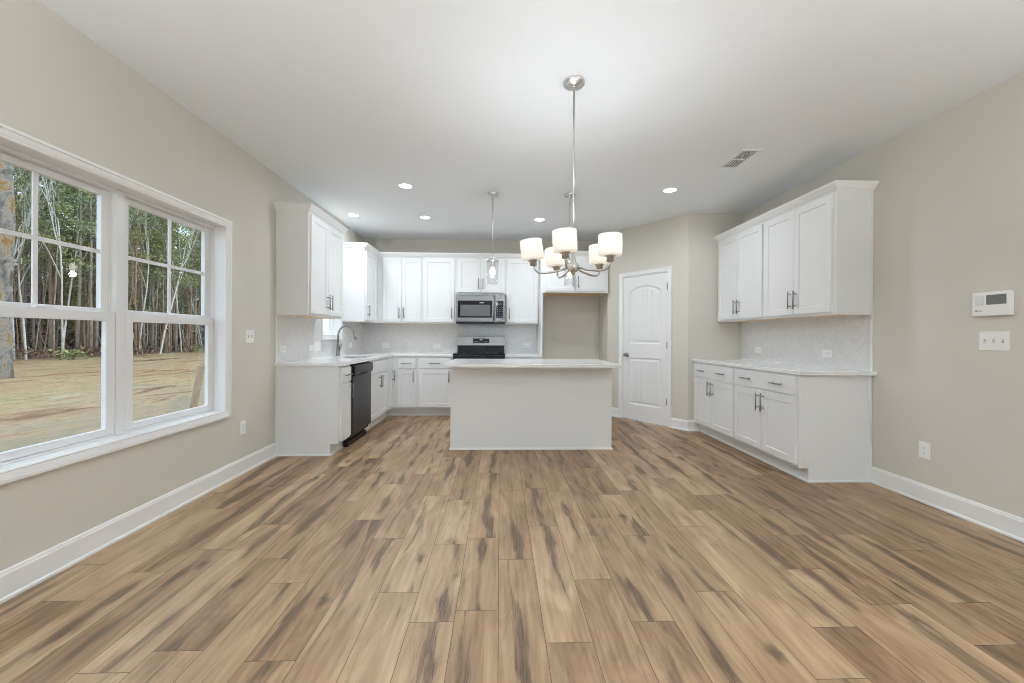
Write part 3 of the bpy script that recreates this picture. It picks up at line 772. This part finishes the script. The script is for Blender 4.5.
# ================================================================ LAMPS
def downlight(x, y, label):
    root = thing('recessed_light', label, 'light', (x, y, H))
    MB().lathe([(.078, 0), (.078, -.004), (.070, -.006), (.064, -.004), (.064, 0)], n=32).build('trim_ring', M['trim'], root)
    MB().lathe([(.064, -.003), (.03, -.0034)], n=32, cap1=True).build('lens', M['lens'], root)
    lamp('lamp', root, (0, 0, -.012), P_DOWN, 'AREA', .12, WARM, spread=R(170))
downlight(-.994, 4.226, 'round recessed ceiling light left of the pendants, in front row')
downlight(1.798, 4.218, 'round recessed ceiling light nearest the pantry corner')
downlight(-.997, 5.333, 'round recessed ceiling light in the middle of the back row of three')
downlight(-1.906, 5.277, 'round recessed ceiling light nearest the left wall, over the sink')
downlight(.52, 5.358, 'round recessed ceiling light between the two pendant canopies, by back wall')
for x, y in ((-1.45, -.6), (2.3, -.6), (.45, -2.4)):  # added uplighters, out of view, standing in for light bounced off the ceiling
    root = thing('added_uplighter', 'added nickel uplighter, an unseen fill light behind the camera', 'light', (x, y, 0), 0, 'added fill uplighters behind the camera')
    MB().lathe([(.15, 0), (.15, .012), (.13, .022), (.02, .03)], n=32, cap0=True, cap1=True).build('base', M['lampmetal'], root)
    MB().tube([(0, 0, .025), (0, 0, 1.62)], .012, 12).build('pole', M['lampmetal'], root)
    MB().lathe([(.012, 1.60), (.06, 1.62), (.15, 1.68), (.19, 1.75), (.185, 1.75), (.146, 1.685), (.05, 1.63)], n=36, cap1=True).build('bowl', M['lampmetal'], root)
    lamp('bulb_glow', root, (0, 0, 1.752), P_FILL_UP, 'AREA', .34, WARM, rot=(math.pi, 0, 0))

# ---- chandelier
CX, CY, HZ = .4475, 2.462, 1.589
root = thing('chandelier', 'five-arm nickel chandelier with white glass shades hanging before the island', 'chandelier', (CX, CY, HZ))
zt = H-HZ
MB().lathe([(.066, zt), (.066, zt-.010), (.063, zt-.016), (.052, zt-.019), (.018, zt-.021), (.014, zt-.034), (.010, zt-.036)], n=40, cap1=True).build('canopy', M['lampmetal'], root)
MB().tube([(0, 0, .20), (0, 0, zt-.04)], .0058, 12).tube([(0, 0, .10), (0, 0, .205)], .0125, 14).tube([(0, 0, .202), (0, 0, .212)], .015, 14).build('rod', M['lampmetal'], root)
MB().lathe([(.012, .11), (.014, .06), (.022, .045), (.036, .032), (.036, .004), (.030, -.010), (.014, -.016), (.012, -.03), (.005, -.035)], n=28, cap0=True, cap1=True).build('hub', M['lampmetal'], root)
RA = .240
for i, (ang, tx, ty) in enumerate(((-110, .03, -3.2), (178, .02, -7.0), (-38, 0, 0), (34, 0, -1.0), (106, .01, -4.0))):
    t = R(ang); u = Vector((math.cos(t), math.sin(t), 0))
    pts = [u*.030+Vector((0, 0, .012)), u*.09+Vector((0, 0, -.008)), u*.16+Vector((0, 0, -.020))]
    for k in range(1, 7):
        q = k/6*math.pi/2; pts.append(u*(RA-.052+.052*math.sin(q))+Vector((0, 0, -.022+.047*(1-math.cos(q)))))
    arm = MB().tube(pts, .0072, 10).build('arm', M['lampmetal'], root)
    c = u*RA
    tilt = Matrix.Rotation(R(ty), 4, 'Y') @ Matrix.Rotation(tx, 4, 'X')
    sk = MB().lathe([(.010, .022), (.021, .024), (.021, .052), (.031, .054), (.031, .062)], n=24, cap0=True, cap1=True).build('socket', M['lampmetal'], arm)
    sk.location = c; sk.rotation_euler = tilt.to_euler()
    sh = MB().lathe([(.028, .060), (.064, .062), (.0675, .066), (.069, .12), (.0675, .180), (.0645, .180), (.066, .12), (.0645, .070), (.028, .066)], n=36).build('lamp_shade', M['shade'], arm)
    sh.location = c; sh.rotation_euler = tilt.to_euler()
    lamp('bulb_glow', root, c+Vector((0, 0, .128)), P_BULB, 'POINT', .025)
# ---- pendants
for (x, y, lab) in ((-.085, 4.406, 'clear glass pendant lamp hanging alone over island, left of the chandelier'), (.764, 4.414, 'clear glass pendant lamp over the island, behind the chandelier')):
    root = thing('pendant_lamp', lab, 'pendant', (x, y, 1.745)); zt = H-1.745; zd = .267
    MB().lathe([(.062, zt), (.062, zt-.012), (.056, zt-.020), (.016, zt-.026), (.009, zt-.05)], n=32, cap1=True).build('canopy', M['lampmetal'], root)
    MB().tube([(0, 0, zd), (0, 0, zt-.04)], .006, 10).build('rod', M['lampmetal'], root)
    MB().lathe([(.009, zd+.03), (.014, zd+.012), (.070, zd+.006), (.072, zd-.010), (.066, zd-.014), (.024, zd-.014), (.022, zd-.075), (.016, zd-.080)], n=32, cap1=True).build('holder', M['lampmetal'], root)
    MB().lathe([(.0665, zd-.004), (.064, .16), (.060, .0), (.057, .0), (.061, .16), (.0635, zd-.004)], n=36).build('lamp_shade', M['lampglass'], root)
    MB().lathe([(.012, zd-.078), (.016, zd-.09), (.029, zd-.118), (.031, zd-.138), (.024, zd-.158), (.008, zd-.170)], n=20, cap1=True).build('bulb', M['bulb'], root)
    lamp('bulb_glow', root, (0, 0, zd-.20), P_PEND, 'POINT', .03)

# ---- ceiling register
root = thing('ceiling_vent', 'white slotted air vent in the ceiling, right of the chandelier', 'vent', (2.085, 3.46, H))
m = MB()
for (a, b, c, d) in ((-.085, -.062, -.185, .185), (.062, .085, -.185, .185), (-.062, .062, -.185, -.162), (-.062, .062, .162, .185), (-.062, .062, -.006, .006)):
    m.box(a, b, c, d, -.008, 0, .0015)
m.build('frame', M['trim'], root)
for i in range(6):
    x = -.050+i*.0205; MB().prism([(x-.0025, -.001), (x-.001, -.001), (x+.002, -.0085), (x+.0005, -.0085)], lambda p, q: (p, -.162, q), lambda p, q: (p, .162, q)).build('louver', M['trim'], root)
MB().box(-.062, .062, -.162, .162, -.0008, 0).build('duct_opening', M['dark'], root)

# ================================================================ PLATES ON THE WALLS
M['beige'] = mat('painted_over_plate', (.62, .60, .55), .6)
def plate(kind, label, cat, frame, w, h, items, group=None, mt=None):
    """frame(x, z, d): x along the wall to the viewer's right, d out of the wall"""
    p0 = Vector(frame(0, 0, 0))
    root = thing(kind, label, cat, p0, 0, group)
    F = lambda x, z, d: tuple(Vector(frame(x, z, d))-p0)
    def bx(m, x0, x1, z0, z1, d0, d1):
        a = [m.bm.verts.new(F(x, z, d0)) for x, z in ((x0, z0), (x1, z0), (x1, z1), (x0, z1))]
        i = min(.002, d1-d0); b = [m.bm.verts.new(F(x, z, d1)) for x, z in ((x0+i, z0+i), (x1-i, z0+i), (x1-i, z1-i), (x0+i, z1-i))]
        for k in range(4): m._f((a[k], a[(k+1) % 4], b[(k+1) % 4], b[k]))
        m._f(a[::-1]); m._f(b)
    m = MB(); bx(m, -w/2, w/2, -h/2, h/2, 0, .006); m.build('cover_plate', mt or M['plate'], root)
    for it in items:
        k, x, z = it[:3]
        if k in ('sock', 'sockh'):
            m = MB(); a, b = (.0165, .0145) if k == 'sock' else (.0145, .0165)
            bx(m, x-a, x+a, z-b, z+b, .0055, .008); s = m.build('socket', mt or M['plate'], root)
            m = MB()
            for q in (-.006, .006):
                if k == 'sock': bx(m, x+q-.0012, x+q+.0012, z-.002, z+.007, .0078, .0085)
                else: bx(m, x-.002, x+.007, z+q-.0012, z+q+.0012, .0078, .0085)
            if k == 'sock': bx(m, x-.003, x+.003, z-.010, z-.005, .0078, .0085)
            else: bx(m, x-.010, x-.005, z-.003, z+.003, .0078, .0085)
            m.build('slots', M['slot'], s)
        elif k == 'tog':
            m = MB(); bx(m, x-.0065, x+.0065, z-.012, z+.012, .0055, .0075); s = m.build('toggle_frame', M['slot2'], root)
            m = MB(); up = it[3]
            bx(m, x-.004, x+.004, z-.004+up*.005, z+.004+up*.005, .0065, .017); m.build('toggle', M['plate'], s)
        elif k == 'rock':
            m = MB(); bx(m, x-.016, x+.016, z-.033, z+.033, .0055, .0085); m.build('rocker', M['plate'], root)
    return root
def onL(y, z, off=0): return lambda x, zz, d: (XL+off+d, y+x, z+zz)
def onR(y, z, off=0): return lambda x, zz, d: (XR-off-d, y-x, z+zz)
def onB(xx, z, off=0): return lambda x, zz, d: (xx+x, YB-off-d, z+zz)
V2 = [('sock', 0, .0195), ('sock', 0, -.0195)]; H2 = [('sockh', -.0195, 0), ('sockh', .0195, 0)]
plate('outlet', 'white outlet low on the left wall between window and cabinets', 'outlet', onL(3.486, .389), .072, .117, V2)
plate('switch_plate', 'white two-gang switch plate on the left wall above the low outlet', 'switch', onL(3.575, 1.163), .117, .120, [('tog', -.023, 0, 1), ('tog', .023, 0, -1)])
plate('outlet', 'white outlet on left backsplash nearest the big window', 'outlet', onL(4.09, 1.038, TS), .117, .072, H2)
plate('outlet', 'white outlet on left backsplash right beside the tall switch plate', 'outlet', onL(4.70, 1.031, TS), .110, .072, H2)
plate('switch_plate', 'tall white switch plate on left backsplash under the sink window edge', 'switch', onL(4.856, 1.046, TS), .165, .122, [('rock', -.046, 0), ('rock', 0, 0), ('rock', .046, 0)])
plate('outlet', 'white outlet on left backsplash behind the faucet spout', 'outlet', onL(5.909, 1.04, TS), .117, .072, H2)
plate('outlet', 'white outlet on back backsplash nearest the left corner', 'outlet', onB(-1.833, 1.02, TS), .117, .072, H2)
plate('outlet', 'white outlet on back backsplash just left of the range', 'outlet', onB(-1.024, 1.025, TS), .117, .072, H2)
plate('outlet', 'white outlet on back backsplash right of the range', 'outlet', onB(.433, 1.033, TS), .117, .072, H2)
plate('outlet', 'beige outlet on the beige wall inside the fridge alcove', 'outlet', onB(.898, 1.157), .072, .117, V2, mt=M['beige'])
plate('outlet', 'white outlet on right backsplash, farther one near the pantry corner', 'outlet', onR(4.643, 1.034, TS), .117, .072, H2)
plate('outlet', 'white outlet on right backsplash, nearer one by the end of the tile', 'outlet', onR(3.651, 1.035, TS), .117, .072, H2)
plate('outlet', 'white outlet low on the right wall beside the end panel', 'outlet', onR(2.798, .375), .074, .119, V2)
plate('switch_plate', 'white three-gang switch plate on right wall below the alarm keypad', 'switch', onR(2.394, 1.164), .152, .119, [('tog', -.046, 0, -1), ('tog', 0, 0, -1), ('tog', .046, 0, 1)])
# alarm keypad
root = thing('alarm_keypad', 'white alarm keypad with grey screen on the right wall', 'keypad', (XR, 2.395, 1.394))
def kb(m, x0, x1, z0, z1, d0, d1, bev=0): m.box(-d1, -d0, -x1, -x0, z0, z1, bev)
m = MB(); kb(m, -.098, .098, -.075, .075, 0, .028, .006); m.build('housing', M['plate'], root)
m = MB(); kb(m, -.020, .080, -.004, .056, .0275, .0285); m.build('screen', M['lcd'], root)
m = MB(); kb(m, -.080, -.032, -.006, .052, .0275, .0292, .0005); m.build('speaker_grille', mat('pale_grey_plastic', (.72, .72, .72), .5), root)
for x in (-.012, .05): m = MB(); kb(m, x-.013, x+.013, -.040, -.026, .0275, .0300, .001); m.build('button', M['plate'], root)
m = MB(); kb(m, -.078, -.066, -.046, -.036, .0275, .0288); m.build('emblem', M['slot'], root)
m = MB(); kb(m, -.062, -.040, -.045, -.038, .0275, .0284); m.build('lettering', mat('pale_grey_print', (.5, .5, .5), .5), root)

# ================================================================ OUTDOORS
GZ = -.60
def lawnmat():
    m = mat('winter_lawn', (.4, .33, .2), .95, spec=.1); v = objco(m)
    a = tex_noise(m, mapping(m, v, (.75, .28, 1)), 1, 7, .72, .8); b = tex_noise(m, v, 7, 5, .75); d = tex_noise(m, mapping(m, v, (.30, .12, 1)), 1, 5, .68, .5)
    c = ramp(m, a, [(.34, (.10, .065, .04)), (.43, (.28, .165, .090)), (.50, (.44, .315, .175)), (.57, (.27, .215, .105)), (.66, (.48, .375, .25))])
    c = mixc(m, math_n(m, 'MULTIPLY', math_n(m, 'SUBTRACT', d, .50), 5, clamp=True), c, (.38, .235, .125))
    c = mixc(m, math_n(m, 'MULTIPLY', math_n(m, 'SUBTRACT', d, .36), -6, clamp=True), c, (.31, .27, .21))
    c = mixc(m, math_n(m, 'MULTIPLY', math_n(m, 'SUBTRACT', b, .52), 3, clamp=True), c, (.09, .062, .04))
    px = nd(m, 'ShaderNodeSeparateXYZ'); lk(m, v, px.inputs[0])
    near = math_n(m, 'MULTIPLY_ADD', px.outputs[0], .16, 2.0, clamp=True)       # bare builder's dirt close to the house
    c = mixc(m, math_n(m, 'MULTIPLY', near, math_n(m, 'MULTIPLY', math_n(m, 'SUBTRACT', a, .38), 4, clamp=True)), c, (.27, .23, .185))
    lk(m, c, bsdf(m).inputs['Base Color']); bump(m, b, .8, .03); return m
m = MB(); n = 40
gx = [-95+i*(107/n) for i in range(n+1)]
g = bmesh.new()
o = MB().box(-110, XL-.14, -12, 120, GZ-.3, GZ).build('ground', lawnmat()); struct(o)
MB_ = MB().box(XL-.14, 30, -40, YR-.14, GZ-.3, GZ); struct(MB_.build('ground', bpy.data.materials['winter_lawn'])); g.free()
def barkmat(name, stops, scale=(6, 6, 1.2)):
    m = mat(name, stops[0][1], .9, spec=.15); v = mapping(m, objco(m), scale)
    n = tex_noise(m, v, 1.6, 5, .65, .5); lk(m, ramp(m, n, stops), bsdf(m).inputs['Base Color']); bump(m, n, .5, .02); return m
BK = {'pale': barkmat('pale_birch_like_bark', [(.30, (.22, .19, .16)), (.42, (.60, .56, .50)), (.7, (.74, .71, .65))], (5, 5, 2.2)),
      'brown': barkmat('red_brown_pine_bark', [(.3, (.17, .09, .06)), (.55, (.40, .25, .17)), (.75, (.56, .40, .30))]),
      'grey': barkmat('grey_pine_bark', [(.3, (.15, .11, .085)), (.55, (.36, .29, .23)), (.75, (.58, .50, .42))]),
      'lichen': barkmat('lichen_spotted_bark', [(.32, (.08, .062, .048)), (.44, (.18, .155, .13)), (.53, (.31, .28, .24)), (.60, (.30, .17, .055)), (.72, (.20, .11, .04))], (1.6, 1.6, 1.0))}
def leafmat(name, c0, c1):
    m = mat(name, c0, .8, spec=.1); gi = nd(m, 'ShaderNodeNewGeometry')
    lk(m, ramp(m, gi.outputs['Random Per Island'], [(0, c0), (1, c1)]), bsdf(m).inputs['Base Color']); return m
LF = {'pine': leafmat('pine_needles', (.12, .15, .06), (.46, .50, .22)), 'ever': leafmat('dark_evergreen_leaves', (.07, .12, .065), (.30, .40, .22)),
      'olive': leafmat('olive_evergreen_leaves', (.14, .16, .05), (.44, .44, .17)), 'twig': leafmat('brown_twigs', (.09, .052, .035), (.40, .26, .18))}
def leaves(V, F, c, rad, n, size, rg, flat=1.0):
    for _ in range(n):
        p = c+Vector((rg.gauss(0, .5)*rad, rg.gauss(0, .5)*rad, rg.gauss(0, .5)*rad*flat))
        a = Vector((rg.gauss(0, 1), rg.gauss(0, 1), rg.gauss(0, .6))).normalized(); b = a.orthogonal().normalized()
        q = rg.random()*6.28; b = b*math.cos(q)+a.cross(b)*math.sin(q)
        s = size*rg.uniform(.6, 1.3); i = len(V)
        V += [p-a*s, p+b*s*.42, p+a*s, p-b*s*.42]; F.append((i, i+1, i+2, i+3))
def mesh_of(name, V, F, m):
    me = bpy.data.meshes.new(name); me.from_pydata([tuple(v) for v in V], [], F); me.materials.append(m); return me
def trunk_path(h, lean, wob, rg, n=9):
    p = []; x = y = 0
    for i in range(n):
        t = i/(n-1); p.append(Vector((lean[0]*t*h+x, lean[1]*t*h+y, t*h))); x += rg.gauss(0, wob); y += rg.gauss(0, wob)
    return p
def at_h(p, h, z):
    t = max(0, min(.999, z/h))*(len(p)-1); i = int(t); return p[i].lerp(p[i+1], t-i)
def pine(seed, h, r, low, bark, leaf, nl, crown=2.0, dead=10, fl=.55):
    rg = random.Random(seed); p = trunk_path(h, (rg.gauss(0, .012), rg.gauss(0, .012)), .05, rg)
    m = MB(); m.tube([q-Vector((0, 0, .3)) if i == 0 else q for i, q in enumerate(p)], [r*(1-.8*i/(len(p)-1)) for i in range(len(p))], 9)
    V, F = [], []
    for k in range(dead):
        z = rg.uniform(1.5, low+1); b = at_h(p, h, z); a = rg.random()*6.28; L = rg.uniform(.5, 1.6)
        e = b+Vector((math.cos(a)*L, math.sin(a)*L, rg.uniform(-.25, .45)*L)); m.tube([b, b.lerp(e, .5)+Vector((0, 0, .08)), e], [.016, .011, .005], 4, False)
    nb = 26
    for k in range(nb):
        z = low+(h-low)*(k+rg.random())/nb; b = at_h(p, h, z); a = rg.random()*6.28
        L = crown*(1-.75*(z-low)/(h-low))*rg.uniform(.5, 1.1)+.25
        e = b+Vector((math.cos(a)*L, math.sin(a)*L, L*rg.uniform(-.05, .4))); m.tube([b, e], [.03, .008], 4, False)
        for j in range(3):
            leaves(V, F, b.lerp(e, .4+.3*j), .34+.2*L, int(nl/nb/3*1.25), .12, rg, fl)
    t = m.build('trunk', BK[bark]); me = t.data; bpy.data.objects.remove(t)
    return me, mesh_of('foliage', V, F, LF[leaf])
def bare(seed, h, r, bark, lean=0.0):
    rg = random.Random(seed); m = MB()
    def grow(p, d, L, r, lv):
        pts = [p]; q = p.copy(); dd = d.copy(); n = 5
        for i in range(n):
            dd = (dd+Vector((rg.gauss(0, .07), rg.gauss(0, .07), .08))).normalized(); q = q+dd*L/n; pts.append(q.copy())
        m.tube(pts, [r*(1-.55*i/n) for i in range(n+1)], 7 if lv == 0 else 4, False)
        if lv < 3:
            for k in range((5, 4, 3)[lv]):
                i = rg.randint(2, n) if lv else rg.randint(3, n); a = rg.random()*6.28; sp = rg.uniform(.18, .5)
                nd_ = (dd+Vector((math.cos(a)*sp, math.sin(a)*sp, rg.uniform(0, .3)))).normalized()
                grow(pts[i], nd_, L*rg.uniform(.42, .68), r*(1-.55*i/n)*.62, lv+1)
    grow(Vector((0, 0, -.3)), Vector((lean, rg.gauss(0, .06), 1)).normalized(), h*.55, r, 0)
    t = m.build('trunk', BK[bark]); me = t.data; bpy.data.objects.remove(t); return me, None
def bushy(seed, h, low, leaf, nl):
    rg = random.Random(seed); p = trunk_path(h, (0, 0), .06, rg); m = MB(); m.tube(p, [.11*(1-.8*i/8) for i in range(9)], 7); V, F = [], []
    for k in range(34):
        z = low+(h-low)*(k+rg.random())/34; b = at_h(p, h, z); a = rg.random()*6.28; L = (1.8*(1-.8*(z-low)/(h-low))+.3)*rg.uniform(.4, 1.1)
        e = b+Vector((math.cos(a)*L, math.sin(a)*L, L*.15)); m.tube([b, e], [.025, .006], 4, False); leaves(V, F, b.lerp(e, .65), .55, int(nl/34), .16, rg, .7)
    t = m.build('trunk', BK['grey']); me = t.data; bpy.data.objects.remove(t); return me, mesh_of('foliage', V, F, LF[leaf])
KINDS = {
 'grey': ([pine(1, 19, .105, 8.2, 'grey', 'pine', 1500), pine(2, 21, .12, 9.0, 'grey', 'ever', 1500), pine(3, 17, .075, 7.0, 'grey', 'pine', 1300)], 'tall thin grey-barked pine standing in the wood beyond the lawn'),
 'brown': ([pine(4, 20, .115, 8.4, 'brown', 'pine', 1500), pine(5, 18, .085, 7.4, 'brown', 'olive', 1400)], 'tall red-brown pine trunk standing in the wood beyond the lawn'),
 'pale': ([bare(6, 17, .065, 'pale'), bare(7, 16, .055, 'pale', .05), bare(8, 18, .075, 'pale', -.03), bare(9, 14, .045, 'pale', .02)], 'pale bare tree with forking branches at the edge of the wood'),
 'sapling': ([bare(21, 11, .04, 'grey', .05), bare(22, 10, .035, 'pale', -.05), bare(23, 12, .045, 'brown', .02)], 'very thin bare sapling stem among the trunks at the edge of the wood'),
 'bushy': ([bushy(10, 9.5, 2.6, 'ever', 1700), bushy(11, 8, 2.2, 'olive', 1500), bushy(12, 12, 4.0, 'pine', 1800)], 'bushy evergreen tree with low branches among the thin trunks')}
def plant(kind, i, x, y, sc, rz, label=None, group='trees of the wood beyond the lawn'):
    vs_, lab = KINDS[kind]; tm, fm = vs_[i % len(vs_)]
    root = thing('tree', label or lab, 'tree', (x, y, GZ), rz, None if label else group); root.scale = (sc, sc, sc)
    t = bpy.data.objects.new('trunk', tm); col.objects.link(t); t.parent = root
    if fm: f = bpy.data.objects.new('foliage', fm); col.objects.link(f); f.parent = root
fr_ = random.Random(5); cnt = 0
taken = []
for (n, x0, x1, y0, y1, kinds) in ((96, -31.5, -34.5, 17, 50, ('grey', 'sapling', 'pale', 'brown', 'sapling', 'grey', 'pale', 'sapling')), (84, -34.5, -42, 17, 62, ('grey', 'brown', 'grey', 'brown', 'sapling', 'bushy')), (80, -42, -56, 18, 84, ('grey', 'brown', 'brown', 'bushy'))):
    for k in range(n):
        for tr in range(30):
            x, y = fr_.uniform(x1, x0), fr_.uniform(y0, y1)
            if all((x-a)**2+(y-b)**2 > .35 for a, b in taken): break
        taken.append((x, y)); kd = kinds[k % len(kinds)]
        plant(kd, cnt, x, y, fr_.uniform(.85, 1.15), fr_.random()*6.28); cnt += 1
# the big lichen-spotted trunk near the house
rg = random.Random(77); p = trunk_path(17, (0, 0), .05, rg); m = MB()
m.tube([p[0]-Vector((0, 0, .3)), p[0]+Vector((0, 0, .15))]+p[1:], [.42, .30]+[.27*(1-.6*i/8) for i in range(1, 9)], 14)
root = thing('tree', 'thick lichen-spotted tree trunk standing alone on the lawn near the wood', 'tree', (-19.8, 16.6, GZ))
m.build('trunk', BK['lichen'], root)
b = MB()
for k in range(8):
    a = rg.random()*6.28; q = at_h(p, 17, rg.uniform(12, 16)); e = q+Vector((math.cos(a)*2.4, math.sin(a)*2.4, 1.6)); b.tube([q, q.lerp(e, .5)+Vector((0, 0, -.1)), e], [.08, .05, .015], 6, False)
b.build('bough', BK['lichen'], root)
# undergrowth, leaf litter and the deep wood: masses nobody could count
V, F = [], []; rg = random.Random(9)
for k in range(520):
    y = rg.uniform(15, 70); x = rg.uniform(-33.5, -31.0)-rg.random()**2*6; leaves(V, F, Vector((x, y, GZ+rg.uniform(.05, .55))), .45, 16, .16, rg, .7)
o = bpy.data.objects.new('undergrowth', mesh_of('undergrowth', V, F, LF['twig'])); col.objects.link(o); tag(o, 'brown undergrowth and twigs along the foot of the wood', 'undergrowth', None, 'stuff')
V, F = [], []
for k in range(2300):
    y = rg.uniform(8, 110); x = rg.uniform(-66, -50); leaves(V, F, Vector((x, y, GZ+rg.random()**1.2*9)), 1.5, 18, .5, rg, .8)
o = bpy.data.objects.new('brush', mesh_of('brush', V, F, LF['twig'])); col.objects.link(o); tag(o, 'dark tangled brush deep inside the wood', 'brush', None, 'stuff')
V, F = [], []
for k in range(520):
    y = rg.uniform(8, 110); x = rg.uniform(-66, -46); leaves(V, F, Vector((x, y, GZ+rg.uniform(6, 12.5))), 1.7, 22, .4, rg, .8)
o = bpy.data.objects.new('foliage', mesh_of('deep_foliage', V, F, LF['ever'])); col.objects.link(o); tag(o, 'dark green foliage of the deep wood behind the first trunks', 'foliage', None, 'stuff')
V, F = [], []
for (x, y) in ((-30.0, 28.8), (-30.3, 29.5), (-30.2, 41.0)): leaves(V, F, Vector((x, y, GZ+.35)), .7, 70, .16, rg, .6)
o = bpy.data.objects.new('shrubbery', mesh_of('shrubbery', V, F, LF['olive'])); col.objects.link(o); tag(o, 'low green shrubbery at the edge of the lawn', 'shrubbery', None, 'stuff')
# timber stake leaning outside the right half of the window
m = MB().box(-.045, .045, -.019, .019, 0, 1.38, .004)
o = m.build('timber_stake', barkmat('weathered_timber', [(.3, (.30, .21, .13)), (.7, (.52, .40, .27))], (20, 20, 2)))
o.location = (-4.62, 6.02, GZ-.05); o.rotation_euler = (0, R(8.5), R(35)); tag(o, 'weathered timber stake standing on the lawn outside the window', 'stake')
